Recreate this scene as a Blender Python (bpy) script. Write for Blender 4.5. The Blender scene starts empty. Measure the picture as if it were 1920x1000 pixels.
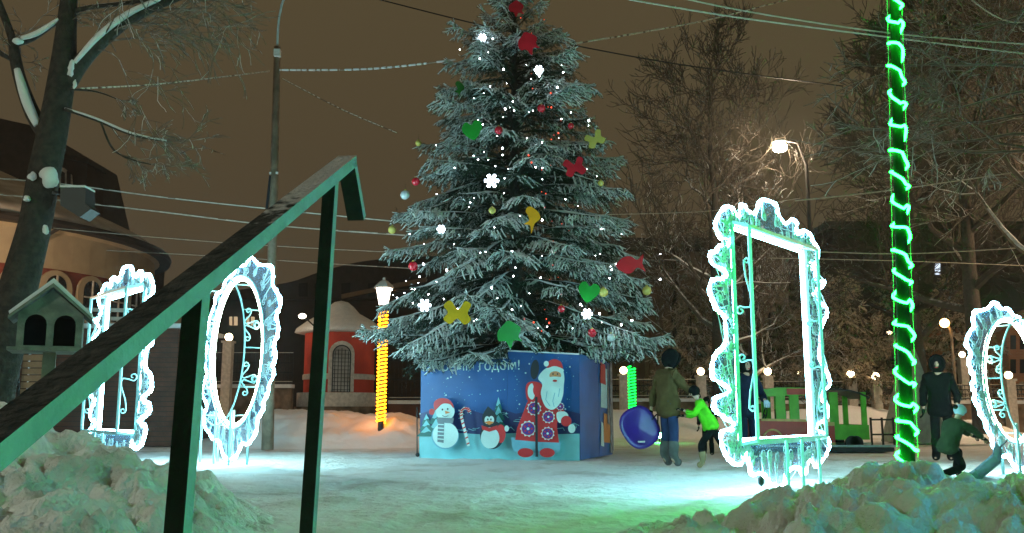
import bpy, bmesh, math, random
import numpy as np
from mathutils import Vector, Matrix, noise, geometry
PI = math.pi
R = math.radians
scene = bpy.context.scene
COL = scene.collection

# ------------------------------------------------------------ camera
F = 1700.0
PITCH = R(9.02)
CAMH = 0.84
cam_data = bpy.data.cameras.new('camera')
cam_data.sensor_width = 36
cam_data.lens = 36 * F / 1920
cam_data.clip_end = 2000
cam_data.clip_start = 0.05
cam = bpy.data.objects.new('camera', cam_data)
COL.objects.link(cam)
cam.location = (0, 0, CAMH)
cam.rotation_euler = (R(90) + PITCH, 0, 0)
scene.camera = cam

# ------------------------------------------------------------ night sky
world = bpy.data.worlds.new('World')
scene.world = world
world.use_nodes = True
nt = world.node_tree
nt.nodes.clear()
out = nt.nodes.new('ShaderNodeOutputWorld')
bg = nt.nodes.new('ShaderNodeBackground')
tc = nt.nodes.new('ShaderNodeTexCoord')
sep = nt.nodes.new('ShaderNodeSeparateXYZ')
ramp = nt.nodes.new('ShaderNodeValToRGB')
nz = nt.nodes.new('ShaderNodeTexNoise')
nz.inputs['Scale'].default_value = 2.2
nz.inputs['Detail'].default_value = 4
mul = nt.nodes.new('ShaderNodeMath'); mul.operation = 'MULTIPLY_ADD'
mul.inputs[1].default_value = 0.12
nt.links.new(tc.outputs['Generated'], sep.inputs[0])
nt.links.new(tc.outputs['Generated'], nz.inputs['Vector'])
nt.links.new(nz.outputs['Fac'], mul.inputs[0])
nt.links.new(sep.outputs['Z'], mul.inputs[2])
nt.links.new(mul.outputs[0], ramp.inputs[0])
ramp.color_ramp.elements[0].position = 0.0
ramp.color_ramp.elements[0].color = (0.058, 0.040, 0.024, 1)
ramp.color_ramp.elements[1].position = 0.55
ramp.color_ramp.elements[1].color = (0.080, 0.060, 0.030, 1)
nt.links.new(ramp.outputs[0], bg.inputs['Color'])
bg.inputs['Strength'].default_value = 1.1
nt.links.new(bg.outputs[0], out.inputs[0])

scene.view_settings.view_transform = 'Standard'
scene.view_settings.look = 'None'
scene.view_settings.exposure = 0
scene.view_settings.gamma = 1
scene.cycles.use_denoising = True
scene.cycles.max_bounces = 6
scene.cycles.transparent_max_bounces = 16
scene.cycles.sample_clamp_indirect = 3.0

# strengths of the lit things
L_ROPE, L_GREEN, L_AMBER, L_LAMP = 52.0, 175.0, 13.0, 400.0

# ------------------------------------------------------------ helpers
def W(u, v, Y):
    """world point that lies at depth Y (metres ahead) in direction of photo position u, v"""
    s, c = math.sin(PITCH), math.cos(PITCH)
    a, b = (u - 960), (500 - v)
    dy = F * c - b * s
    dz = F * s + b * c
    k = Y / dy
    return Vector((a * k, Y, CAMH + dz * k))

def onplane(u, v, P, n):
    o = Vector((0, 0, CAMH))
    d = W(u, v, 10) - o
    t = (P - o).dot(n) / d.dot(n)
    return o + d * t

def lerp(a, b, t):
    return a + (b - a) * t

def smooth(pts, n=6, closed=False):
    P = [Vector(p) for p in pts]
    N = len(P)
    res = []
    rng = range(N) if closed else range(N - 1)
    for i in rng:
        if closed:
            p0, p1, p2, p3 = P[(i - 1) % N], P[i], P[(i + 1) % N], P[(i + 2) % N]
        else:
            p0, p1, p2, p3 = P[max(i - 1, 0)], P[i], P[i + 1], P[min(i + 2, N - 1)]
        for k in range(n):
            t = k / n
            res.append(0.5 * ((2 * p1) + (p2 - p0) * t + (2 * p0 - 5 * p1 + 4 * p2 - p3) * t * t
                              + (3 * p1 - p0 - 3 * p2 + p3) * t ** 3))
    if not closed:
        res.append(P[-1])
    return res

# ------------------------------------------------------------ materials
MATS = {}
def mat(name, base, rough=0.6, c2=None, ns=8.0, bump=0.0, bs=30.0, metallic=0.0, emit=None, es=0.0,
        snow=None, detail=5.0, spec=0.35, trans=0.0, alpha=None):
    m = bpy.data.materials.new(name)
    m.use_nodes = True
    t = m.node_tree
    b = t.nodes['Principled BSDF']
    b.inputs['Roughness'].default_value = rough
    b.inputs['Metallic'].default_value = metallic
    b.inputs['Specular IOR Level'].default_value = spec
    b.inputs['Base Color'].default_value = (*base, 1)
    tcn = t.nodes.new('ShaderNodeTexCoord')
    csock = None
    if c2 is None:
        c2 = tuple(x * 0.75 for x in base)
    n = t.nodes.new('ShaderNodeTexNoise')
    n.inputs['Scale'].default_value = ns
    n.inputs['Detail'].default_value = detail
    t.links.new(tcn.outputs['Object'], n.inputs['Vector'])
    r = t.nodes.new('ShaderNodeValToRGB')
    r.color_ramp.elements[0].position = 0.38
    r.color_ramp.elements[1].position = 0.64
    r.color_ramp.elements[0].color = (*c2, 1)
    r.color_ramp.elements[1].color = (*base, 1)
    t.links.new(n.outputs['Fac'], r.inputs[0])
    csock = r.outputs[0]
    if snow is not None:
        lo, hi = snow
        g = t.nodes.new('ShaderNodeNewGeometry')
        sx = t.nodes.new('ShaderNodeSeparateXYZ')
        t.links.new(g.outputs['Normal'], sx.inputs[0])
        n2 = t.nodes.new('ShaderNodeTexNoise')
        n2.inputs['Scale'].default_value = 9
        t.links.new(tcn.outputs['Object'], n2.inputs['Vector'])
        ad = t.nodes.new('ShaderNodeMath'); ad.operation = 'MULTIPLY_ADD'
        ad.inputs[1].default_value = 0.9
        t.links.new(n2.outputs['Fac'], ad.inputs[0])
        t.links.new(sx.outputs['Z'], ad.inputs[2])
        mr = t.nodes.new('ShaderNodeMapRange')
        mr.inputs['From Min'].default_value = lo + 0.45
        mr.inputs['From Max'].default_value = hi + 0.45
        t.links.new(ad.outputs[0], mr.inputs['Value'])
        mx = t.nodes.new('ShaderNodeMix'); mx.data_type = 'RGBA'
        t.links.new(mr.outputs['Result'], mx.inputs[0])
        t.links.new(csock, mx.inputs[6])
        mx.inputs[7].default_value = (0.78, 0.8, 0.82, 1)
        csock = mx.outputs[2]
    t.links.new(csock, b.inputs['Base Color'])
    if bump:
        bn = t.nodes.new('ShaderNodeTexNoise')
        bn.inputs['Scale'].default_value = bs
        bn.inputs['Detail'].default_value = 6
        t.links.new(tcn.outputs['Object'], bn.inputs['Vector'])
        bp = t.nodes.new('ShaderNodeBump')
        bp.inputs['Strength'].default_value = bump
        bp.inputs['Distance'].default_value = 0.03
        t.links.new(bn.outputs['Fac'], bp.inputs['Height'])
        t.links.new(bp.outputs[0], b.inputs['Normal'])
    if emit is not None:
        b.inputs['Emission Color'].default_value = (*emit, 1)
        b.inputs['Emission Strength'].default_value = es
    if trans:
        b.inputs['Transmission Weight'].default_value = trans
    MATS[name] = m
    return m

def brick_mat(name, c1, c2, mortar, scale=1.0, w=0.25, h=0.08):
    m = mat(name, c1, 0.85)
    t = m.node_tree
    b = t.nodes['Principled BSDF']
    tcn = t.nodes.new('ShaderNodeTexCoord')
    br = t.nodes.new('ShaderNodeTexBrick')
    br.inputs['Color1'].default_value = (*c1, 1)
    br.inputs['Color2'].default_value = (*c2, 1)
    br.inputs['Mortar'].default_value = (*mortar, 1)
    br.inputs['Scale'].default_value = scale
    br.inputs['Brick Width'].default_value = w
    br.inputs['Row Height'].default_value = h
    br.inputs['Mortar Size'].default_value = 0.008
    sx = t.nodes.new('ShaderNodeSeparateXYZ')
    cb = t.nodes.new('ShaderNodeCombineXYZ')
    ad = t.nodes.new('ShaderNodeMath'); ad.operation = 'ADD'
    t.links.new(tcn.outputs['Object'], sx.inputs[0])
    t.links.new(sx.outputs['X'], ad.inputs[0])
    t.links.new(sx.outputs['Y'], ad.inputs[1])
    t.links.new(ad.outputs[0], cb.inputs['X'])
    t.links.new(sx.outputs['Z'], cb.inputs['Y'])
    t.links.new(cb.outputs[0], br.inputs['Vector'])
    t.links.new(br.outputs['Color'], b.inputs['Base Color'])
    return m

def snow_mat(name, base, dirt, ns, thr=(0.5, 0.75), bs=14, bump=0.6, fine=0.5):
    m = bpy.data.materials.new(name)
    m.use_nodes = True
    t = m.node_tree
    b = t.nodes['Principled BSDF']
    b.inputs['Roughness'].default_value = 0.75
    b.inputs['Specular IOR Level'].default_value = 0.25
    b.inputs['Subsurface Weight'].default_value = 0.0
    g = t.nodes.new('ShaderNodeNewGeometry')
    n = t.nodes.new('ShaderNodeTexNoise')
    n.inputs['Scale'].default_value = ns
    n.inputs['Detail'].default_value = 7
    n.inputs['Distortion'].default_value = 0.4
    t.links.new(g.outputs['Position'], n.inputs['Vector'])
    r = t.nodes.new('ShaderNodeValToRGB')
    r.color_ramp.elements[0].position = thr[0]
    r.color_ramp.elements[1].position = thr[1]
    r.color_ramp.elements[0].color = (*base, 1)
    r.color_ramp.elements[1].color = (*dirt, 1)
    t.links.new(n.outputs['Fac'], r.inputs[0])
    t.links.new(r.outputs[0], b.inputs['Base Color'])
    n1 = t.nodes.new('ShaderNodeTexNoise')
    n1.inputs['Scale'].default_value = bs
    n1.inputs['Detail'].default_value = 8
    t.links.new(g.outputs['Position'], n1.inputs['Vector'])
    n2 = t.nodes.new('ShaderNodeTexVoronoi')
    n2.inputs['Scale'].default_value = bs * 0.45
    t.links.new(g.outputs['Position'], n2.inputs['Vector'])
    ad = t.nodes.new('ShaderNodeMath'); ad.operation = 'MULTIPLY_ADD'
    ad.inputs[1].default_value = fine
    t.links.new(n2.outputs['Distance'], ad.inputs[0])
    t.links.new(n1.outputs['Fac'], ad.inputs[2])
    bp = t.nodes.new('ShaderNodeBump')
    bp.inputs['Strength'].default_value = bump
    bp.inputs['Distance'].default_value = 0.06
    t.links.new(ad.outputs[0], bp.inputs['Height'])
    t.links.new(bp.outputs[0], b.inputs['Normal'])
    return m

def glow_mat(name, color, s):
    m = bpy.data.materials.new(name)
    m.use_nodes = True
    t = m.node_tree
    t.nodes.clear()
    o = t.nodes.new('ShaderNodeOutputMaterial')
    e = t.nodes.new('ShaderNodeEmission')
    e.inputs['Color'].default_value = (*color, 1)
    e.inputs['Strength'].default_value = s
    t.links.new(e.outputs[0], o.inputs[0])
    return m

def net_mat(name, color, amount):
    """thin see-through festoon netting"""
    m = bpy.data.materials.new(name)
    m.use_nodes = True
    t = m.node_tree
    t.nodes.clear()
    o = t.nodes.new('ShaderNodeOutputMaterial')
    tr = t.nodes.new('ShaderNodeBsdfTransparent')
    df = t.nodes.new('ShaderNodeBsdfDiffuse'); df.inputs['Color'].default_value = (*color, 1)
    tl = t.nodes.new('ShaderNodeBsdfTranslucent'); tl.inputs['Color'].default_value = (*color, 1)
    a = t.nodes.new('ShaderNodeAddShader')
    m1 = t.nodes.new('ShaderNodeMixShader'); m1.inputs[0].default_value = 0.5
    t.links.new(df.outputs[0], m1.inputs[1]); t.links.new(tl.outputs[0], m1.inputs[2])
    tcn = t.nodes.new('ShaderNodeTexCoord')
    n = t.nodes.new('ShaderNodeTexNoise'); n.inputs['Scale'].default_value = 7; n.inputs['Detail'].default_value = 6
    t.links.new(tcn.outputs['Object'], n.inputs['Vector'])
    v = t.nodes.new('ShaderNodeTexVoronoi'); v.feature = 'DISTANCE_TO_EDGE'; v.inputs['Scale'].default_value = 26
    t.links.new(tcn.outputs['Object'], v.inputs['Vector'])
    lt = t.nodes.new('ShaderNodeMath'); lt.operation = 'LESS_THAN'; lt.inputs[1].default_value = 0.07
    t.links.new(v.outputs['Distance'], lt.inputs[0])
    mr = t.nodes.new('ShaderNodeMapRange')
    mr.inputs['From Min'].default_value = 0.35; mr.inputs['From Max'].default_value = 0.7
    mr.inputs['To Min'].default_value = amount * 0.45; mr.inputs['To Max'].default_value = amount * 1.3
    t.links.new(n.outputs['Fac'], mr.inputs['Value'])
    mx = t.nodes.new('ShaderNodeMath'); mx.operation = 'MULTIPLY_ADD'; mx.inputs[1].default_value = 0.35; mx.use_clamp = True
    t.links.new(lt.outputs[0], mx.inputs[0]); t.links.new(mr.outputs[0], mx.inputs[2])
    m2 = t.nodes.new('ShaderNodeMixShader')
    t.links.new(mx.outputs[0], m2.inputs[0]); t.links.new(tr.outputs[0], m2.inputs[1]); t.links.new(m1.outputs[0], m2.inputs[2])
    t.links.new(m2.outputs[0], o.inputs[0])
    return m

M = {}
M['ground'] = snow_mat('trampled_snow', (0.74, 0.76, 0.77), (0.46, 0.43, 0.39), 0.9, (0.52, 0.74), bs=7, bump=0.9)
M['pile'] = snow_mat('ploughed_snow', (0.80, 0.81, 0.81), (0.42, 0.39, 0.34), 1.9, (0.50, 0.74), bs=24, bump=0.9, fine=0.2)
M['bank'] = snow_mat('soft_snow', (0.80, 0.81, 0.82), (0.70, 0.68, 0.66), 1.0, bs=4, bump=0.4)
M['snow'] = mat('snow', (0.80, 0.81, 0.82), 0.8, (0.72, 0.74, 0.76), 5, 0.4, 12)
M['rope'] = glow_mat('white_rope_light', (0.36, 0.84, 1.0), L_ROPE)
M['rope_warm'] = glow_mat('warm_white_rope_light', (0.72, 1.0, 0.80), L_ROPE)
M['green_rope'] = glow_mat('green_rope_light', (0.003, 1.0, 0.022), L_GREEN)
M['amber_rope'] = glow_mat('amber_rope_light', (1.0, 0.27, 0.006), L_AMBER)
M['lamp'] = glow_mat('street_lamp_glass', (1.0, 0.80, 0.55), L_LAMP)
M['lamp_white'] = glow_mat('lantern_glass', (1.0, 0.86, 0.70), 7)
M['globe'] = glow_mat('globe_glass', (1.0, 0.74, 0.42), 14)
M['lit_window'] = glow_mat('lit_window', (1.0, 0.70, 0.40), 0.55)
M['bulb'] = glow_mat('white_bulb', (0.86, 0.93, 1.0), 60)
M['bulb_red'] = glow_mat('red_bulb', (1.0, 0.10, 0.05), 3)
M['flake'] = glow_mat('snowflake_lamp', (0.70, 0.86, 1.0), 22)
M['teal'] = mat('teal_paint', (0.42, 0.72, 0.70), 0.4, (0.36, 0.64, 0.64), 20)
M['wire_curl'] = mat('pale_wire', (0.62, 0.80, 0.84), 0.4)
M['net'] = net_mat('festoon_net', (0.30, 0.48, 0.70), 0.19)
M['steel'] = mat('shaded_side_steel', (0.022, 0.025, 0.026), 0.6, (0.014, 0.016, 0.017), 14, 0.3, 45, spec=0.2)  # shaded copy of the handrail steel, near-black for its unlit faces
M['steel_lit'] = mat('lit_side_steel', (0.34, 0.37, 0.37), 0.85, (0.26, 0.29, 0.29), 7, 0.4, 60, spec=0.2)  # lit copy of the handrail steel, light painted into its right-hand faces
M['steel_side'] = mat('grey_painted_steel', (0.44, 0.52, 0.52), 0.5, (0.34, 0.42, 0.42), 10, 0.2, 40)
M['frost_steel'] = mat('frosted_steel', (0.075, 0.068, 0.064), 0.85, (0.028, 0.027, 0.027), 16, 0.9, 50)
def frost_along(m, y0, y1):
    t = m.node_tree; b = t.nodes['Principled BSDF']
    old = b.inputs['Base Color'].links[0].from_socket
    g = t.nodes.new('ShaderNodeNewGeometry'); sx = t.nodes.new('ShaderNodeSeparateXYZ'); t.links.new(g.outputs['Position'], sx.inputs[0])
    n = t.nodes.new('ShaderNodeTexNoise'); n.inputs['Scale'].default_value = 26; n.inputs['Detail'].default_value = 6; t.links.new(g.outputs['Position'], n.inputs['Vector'])
    a = t.nodes.new('ShaderNodeMapRange'); a.inputs['From Min'].default_value = y0; a.inputs['From Max'].default_value = y1; a.inputs['To Min'].default_value = -0.35; a.inputs['To Max'].default_value = 0.45
    t.links.new(sx.outputs['Y'], a.inputs['Value'])
    ad = t.nodes.new('ShaderNodeMath'); ad.operation = 'ADD'; t.links.new(n.outputs['Fac'], ad.inputs[0]); t.links.new(a.outputs[0], ad.inputs[1])
    mr = t.nodes.new('ShaderNodeMapRange'); mr.inputs['From Min'].default_value = 0.52; mr.inputs['From Max'].default_value = 0.72; t.links.new(ad.outputs[0], mr.inputs['Value'])
    mx = t.nodes.new('ShaderNodeMix'); mx.data_type = 'RGBA'; t.links.new(mr.outputs[0], mx.inputs[0]); t.links.new(old, mx.inputs[6]); mx.inputs[7].default_value = (0.74, 0.70, 0.69, 1)
    t.links.new(mx.outputs[2], b.inputs['Base Color'])
frost_along(M['frost_steel'], 2.1, 2.75)
M['bark'] = mat('snowy_bark', (0.055, 0.045, 0.036), 0.9, (0.03, 0.026, 0.022), 14, 0.8, 25, snow=(0.62, 0.95))
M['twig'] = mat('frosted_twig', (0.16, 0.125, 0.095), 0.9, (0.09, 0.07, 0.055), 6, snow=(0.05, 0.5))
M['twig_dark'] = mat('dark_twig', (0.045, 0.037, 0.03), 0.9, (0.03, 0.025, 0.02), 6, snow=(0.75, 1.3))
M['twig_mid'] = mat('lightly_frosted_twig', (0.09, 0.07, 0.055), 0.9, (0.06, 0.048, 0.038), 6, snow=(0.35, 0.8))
M['needle'] = mat('spruce_needle', (0.014, 0.036, 0.018), 0.6, (0.008, 0.020, 0.011), 3)
M['needle_frost'] = mat('frosted_needle', (0.84, 0.86, 0.86), 0.75, (0.52, 0.60, 0.58), 5)
M['shrub_needle'] = mat('larch_needle', (0.12, 0.10, 0.045), 0.8, (0.07, 0.06, 0.03), 1.5)
M['shrub_frost'] = mat('snowy_needle', (0.50, 0.43, 0.34), 0.8, (0.32, 0.26, 0.19), 1.5)
M['wood_pole'] = mat('weathered_wood', (0.28, 0.22, 0.16), 0.85, (0.18, 0.14, 0.10), 5, 0.5, 25)
M['brick'] = brick_mat('red_brick', (0.30, 0.07, 0.045), (0.24, 0.05, 0.035), (0.22, 0.09, 0.07))
M['brick_orange'] = brick_mat('orange_brick', (0.50, 0.20, 0.09), (0.42, 0.16, 0.07), (0.4, 0.3, 0.2))
M['cream'] = mat('cream_plaster', (0.62, 0.52, 0.36), 0.8, (0.54, 0.44, 0.30), 1.2)
M['white_trim'] = mat('white_trim', (0.70, 0.66, 0.60), 0.7)
M['tan_wall'] = mat('tan_plaster', (0.22, 0.17, 0.12), 0.9, (0.17, 0.13, 0.09), 1.0)
M['dark_wall'] = mat('dark_wall', (0.06, 0.045, 0.04), 0.9, (0.045, 0.035, 0.03), 1.0)
M['dark_roof'] = mat('dark_roof_sheet', (0.045, 0.038, 0.036), 0.7, (0.03, 0.027, 0.026), 2)
M['roof_snow'] = mat('roof_snow', (0.60, 0.56, 0.52), 0.9, (0.40, 0.35, 0.31), 0.8)
M['glass'] = mat('dark_glass', (0.02, 0.022, 0.028), 0.12, spec=0.6)
M['planks'] = mat('brown_planks', (0.14, 0.055, 0.035), 0.7, (0.09, 0.04, 0.028), 3, 0.4, 12)
M['tan_planks'] = mat('tan_planks', (0.42, 0.24, 0.15), 0.8, (0.34, 0.18, 0.11), 3, 0.4, 12)
M['red_paint'] = mat('red_plaster', (0.62, 0.075, 0.045), 0.75, (0.52, 0.06, 0.04), 1.5)
M['iron'] = mat('black_iron', (0.025, 0.025, 0.027), 0.5)
M['grey_wood'] = mat('grey_green_wood', (0.20, 0.22, 0.18), 0.9, (0.12, 0.13, 0.11), 9, 0.5, 20)
M['inside'] = mat('shaded_inside', (0.02, 0.015, 0.015), 0.9)  # near-black stands in for the shade inside the little house
M['black'] = mat('black_plastic', (0.015, 0.017, 0.02), 0.5)
M['pole_green'] = mat('dark_pole_paint', (0.002, 0.003, 0.0025), 0.8, spec=0.05)
# print colours
for k, c in dict(p_blue=(0.022, 0.10, 0.32), p_navy=(0.03, 0.045, 0.17), p_cyan=(0.24, 0.60, 0.68), p_white=(0.62, 0.80, 0.80),
                 p_red=(0.60, 0.035, 0.04), p_black=(0.02, 0.03, 0.04), p_green=(0.02, 0.14, 0.13), p_orange=(0.75, 0.25, 0.06),
                 p_purple=(0.075, 0.035, 0.28), p_grey=(0.16, 0.2, 0.24), p_trim=(0.18, 0.44, 0.58), p_skin=(0.62, 0.28, 0.15),
                 p_blue2=(0.035, 0.14, 0.42)).items():
    M[k] = mat('print_' + k[2:], c, 0.35, tuple(x * 0.86 for x in c), 3)
M['wrap'] = mat('plastic_wrap', (0.30, 0.31, 0.33), 0.3, (0.10, 0.10, 0.12), 9, 0.6, 12)
for k, c in dict(o_red=(0.60, 0.012, 0.03), o_green=(0.012, 0.30, 0.035), o_yellow=(0.80, 0.46, 0.02), o_orange=(0.85, 0.34, 0.01),
                 o_dgreen=(0.01, 0.12, 0.02), o_gold=(0.62, 0.50, 0.12), o_silver=(0.6, 0.63, 0.66)).items():
    M[k] = mat('ornament_' + k[2:], c, 0.22, tuple(x * 0.8 for x in c), 4, spec=0.6)
for k, c in dict(c_brown=(0.10, 0.062, 0.025), c_jeans=(0.035, 0.05, 0.13), c_felt=(0.12, 0.115, 0.11), c_black=(0.006, 0.006, 0.007),
                 c_green=(0.10, 0.55, 0.02), c_olive=(0.04, 0.055, 0.028), c_navy=(0.008, 0.014, 0.035), c_skin=(0.55, 0.33, 0.24),
                 c_paleblue=(0.50, 0.66, 0.76), c_tan=(0.30, 0.22, 0.12), c_hair=(0.03, 0.02, 0.015), c_sled=(0.30, 0.42, 0.52)).items():
    M[k] = mat('cloth_' + k[2:], c, 0.95, tuple(x * 0.7 for x in c), 7, 0.4, 30, spec=0.06)
M['saucer'] = mat('violet_vinyl', (0.04, 0.012, 0.20), 0.3, (0.03, 0.01, 0.15), 4, spec=0.6)
M['ride_green'] = mat('green_ride_paint', (0.12, 0.50, 0.03), 0.4, (0.08, 0.36, 0.02), 4)
M['ride_red'] = mat('red_ride_paint', (0.50, 0.05, 0.035), 0.4, (0.38, 0.04, 0.03), 4)
M['ride_yellow'] = mat('yellow_ride_trim', (0.65, 0.48, 0.16), 0.45)
M['stone'] = mat('rubble_stone', (0.26, 0.18, 0.12), 0.9, (0.10, 0.075, 0.05), 2.6, 0.9, 6)
M['canvas'] = mat('grey_canvas', (0.34, 0.36, 0.33), 0.85)

# ------------------------------------------------------------ mesh builder
class MB:
    def __init__(s):
        s.v = []; s.f = []; s.m = []; s.mats = []
    def mi(s, m):
        if m not in s.mats: s.mats.append(m)
        return s.mats.index(m)
    def add(s, verts, faces, m):
        o = len(s.v); k = s.mi(m)
        s.v += [tuple(p) for p in verts]
        s.f += [tuple(o + i for i in f) for f in faces]
        s.m += [k] * len(faces)
    def box(s, x0, x1, y0, y1, z0, z1, m, mtx=None):
        V = [Vector((x, y, z)) for z in (z0, z1) for y in (y0, y1) for x in (x0, x1)]
        if mtx is not None: V = [mtx @ p for p in V]
        s.add(V, [(0, 2, 3, 1), (4, 5, 7, 6), (0, 1, 5, 4), (2, 6, 7, 3), (0, 4, 6, 2), (1, 3, 7, 5)], m)
    def bar(s, a, b, w, h, m, up=(0, 0, 1), h2=None, w2=None):
        a, b = Vector(a), Vector(b)
        d = (b - a).normalized()
        x = d.cross(Vector(up))
        if x.length < 1e-4: x = d.cross(Vector((0, 1, 0)))
        x.normalize()
        y = x.cross(d)
        w2 = w if w2 is None else w2; h2 = h if h2 is None else h2
        V = []
        for p, ww, hh in ((a, w, h), (b, w2, h2)):
            for sx, sy in ((-1, -1), (1, -1), (1, 1), (-1, 1)):
                V.append(p + x * sx * ww / 2 + y * sy * hh / 2)
        s.add(V, [(3, 2, 1, 0), (4, 5, 6, 7), (0, 1, 5, 4), (1, 2, 6, 5), (2, 3, 7, 6), (3, 0, 4, 7)], m)
    def tube(s, pts, r, m, k=6, closed=False, cap=True):
        P = [Vector(p) for p in pts]
        n = len(P)
        if n < 2: return
        rr = r if isinstance(r, (list, tuple)) else [r] * n
        V = []; prev = None
        for i, p in enumerate(P):
            if closed: d = P[(i + 1) % n] - P[i - 1]
            else: d = P[min(i + 1, n - 1)] - P[max(i - 1, 0)]
            if d.length < 1e-9: d = Vector((0, 0, 1))
            d.normalize()
            if prev is None:
                a = d.orthogonal().normalized()
            else:
                a = prev - d * prev.dot(d)
                a = d.orthogonal().normalized() if a.length < 1e-6 else a.normalized()
            prev = a
            b = d.cross(a)
            for j in range(k):
                t = 2 * PI * j / k
                V.append(p + (a * math.cos(t) + b * math.sin(t)) * rr[i])
        Fc = []
        for i in range(n if closed else n - 1):
            for j in range(k):
                i2 = (i + 1) % n
                Fc.append((i * k + j, i * k + (j + 1) % k, i2 * k + (j + 1) % k, i2 * k + j))
        if not closed and cap:
            Fc.append(tuple(reversed(range(k)))); Fc.append(tuple((n - 1) * k + j for j in range(k)))
        s.add(V, Fc, m)
    def lathe(s, prof, m, c=(0, 0, 0), k=20, mtx=None, closed_top=True):
        V = []; n = len(prof)
        for r, z in prof:
            for j in range(k):
                t = 2 * PI * j / k
                p = Vector((r * math.cos(t), r * math.sin(t), z))
                if mtx is not None: p = mtx @ p
                V.append(p + Vector(c))
        Fc = []
        for i in range(n - 1):
            for j in range(k):
                Fc.append((i * k + j, i * k + (j + 1) % k, (i + 1) * k + (j + 1) % k, (i + 1) * k + j))
        Fc.append(tuple(reversed(range(k)))); Fc.append(tuple((n - 1) * k + j for j in range(k)))
        s.add(V, Fc, m)
    def ball(s, c, r, m, k=12, sx=1, sy=1, sz=1, mtx=None):
        c = Vector(c); V = []; n = k // 2 + 1
        for i in range(n):
            a = PI * i / (n - 1)
            for j in range(k):
                t = 2 * PI * j / k
                p = Vector((math.sin(a) * math.cos(t) * r * sx, math.sin(a) * math.sin(t) * r * sy, -math.cos(a) * r * sz))
                if mtx is not None: p = mtx @ p
                V.append(c + p)
        Fc = [(i * k + j, i * k + (j + 1) % k, (i + 1) * k + (j + 1) % k, (i + 1) * k + j) for i in range(n - 1) for j in range(k)]
        s.add(V, Fc, m)
    def extr(s, poly, off, m):
        """polygon (world points) extruded by the offset vector"""
        n = len(poly); off = Vector(off)
        P = [Vector(p) for p in poly]
        tris = geometry.tessellate_polygon([P])
        V = P + [p + off for p in P]
        Fc = [tuple(t) for t in tris] + [tuple(n + i for i in reversed(t)) for t in tris]
        Fc += [(i, (i + 1) % n, n + (i + 1) % n, n + i) for i in range(n)]
        s.add(V, Fc, m)
    def build(s, name, parent=None, smooth_=False, origin=None):
        me = bpy.data.meshes.new(name)
        o0 = Vector(origin) if origin is not None else Vector((0, 0, 0))
        if parent is not None and origin is None:
            o0 = world_loc(parent)
        me.from_pydata([tuple(Vector(p) - o0) for p in s.v], [], s.f)
        for m in s.mats: me.materials.append(m)
        me.polygons.foreach_set('material_index', s.m)
        if smooth_:
            me.polygons.foreach_set('use_smooth', [True] * len(s.f))
        me.update()
        ob = bpy.data.objects.new(name, me)
        COL.objects.link(ob)
        if parent is not None:
            ob.parent = parent
            if origin is not None: ob.location = o0 - world_loc(parent)
        else:
            ob.location = o0
        return ob

def world_loc(o):
    p = Vector(o.location)
    while o.parent is not None:
        o = o.parent; p = p + Vector(o.location)
    return p

def tag(o, label=None, cat=None, group=None, kind=None):
    if label: o['label'] = label
    if cat: o['category'] = cat
    if group: o['group'] = group
    if kind: o['kind'] = kind
    return o

def empty(name, loc, label, cat, group=None):
    o = bpy.data.objects.new(name, None)
    o.location = loc
    o.empty_display_size = 0.2
    COL.objects.link(o)
    return tag(o, label, cat, group)

def np_mesh(name, V, Fc, mats, mi, parent, smooth_=False):
    """V (n,3), Fc (m,3) triangles"""
    me = bpy.data.meshes.new(name)
    o0 = np.array(world_loc(parent)) if parent is not None else np.zeros(3)
    V = V - o0
    me.vertices.add(len(V)); me.vertices.foreach_set('co', V.astype(np.float32).ravel())
    me.loops.add(Fc.size); me.loops.foreach_set('vertex_index', Fc.astype(np.int32).ravel())
    me.polygons.add(len(Fc)); me.polygons.foreach_set('loop_start', np.arange(0, Fc.size, 3, dtype=np.int32))
    me.polygons.foreach_set('loop_total', np.full(len(Fc), 3, dtype=np.int32))
    for m in mats: me.materials.append(m)
    me.polygons.foreach_set('material_index', mi.astype(np.int32))
    me.update(calc_edges=True)
    ob = bpy.data.objects.new(name, me)
    COL.objects.link(ob)
    if parent is not None: ob.parent = parent
    return ob

# ------------------------------------------------------------ ground
def fbm(x, y, s, o=4, z=0.0):
    return noise.fractal(Vector((x * s, y * s, z)), 1.0, 2.0, o)

def sstep(a, b, x):
    t = min(max((x - a) / (b - a), 0), 1)
    return t * t * (3 - 2 * t)

def clods(x, y, s, seed):
    d, p = noise.voronoi(Vector((x * s, y * s, seed)))
    return 1.0 - min(1.0, d[0] * 1.15) ** 1.6

def ground_h(x, y):
    h = 0.02 * fbm(x, y, 0.35, 3) + 0.012 * fbm(x, y, 2.2, 3, 4.0)
    if -9 < x < 9 and 2 < y < 17:
        h += 0.035 * (clods(x, y, 2.6, 8.0) - 0.6) + 0.018 * (clods(x, y, 6.0, 9.0) - 0.6) + 0.010 * fbm(x * 3, y, 2.0, 3, 2.0)
    return h - 0.02

def grid_sheet(name, xs, ys, fn, m, smooth_=True):
    mb = MB()
    V = [(x, y, fn(x, y)) for y in ys for x in xs]
    nx = len(xs)
    Fc = [(j * nx + i, j * nx + i + 1, (j + 1) * nx + i + 1, (j + 1) * nx + i) for j in range(len(ys) - 1) for i in range(nx - 1)]
    mb.add(V, Fc, m)
    return mb.build(name, None, smooth_)

def spread(lo, hi, c, step, grow):
    """grid lines dense round c"""
    a = [c]; s = step
    while a[-1] < hi: a.append(a[-1] + s); s *= grow
    b = [c]; s = step
    while b[-1] > lo: b.append(b[-1] - s); s *= grow
    return sorted(set(a + b))

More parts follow.
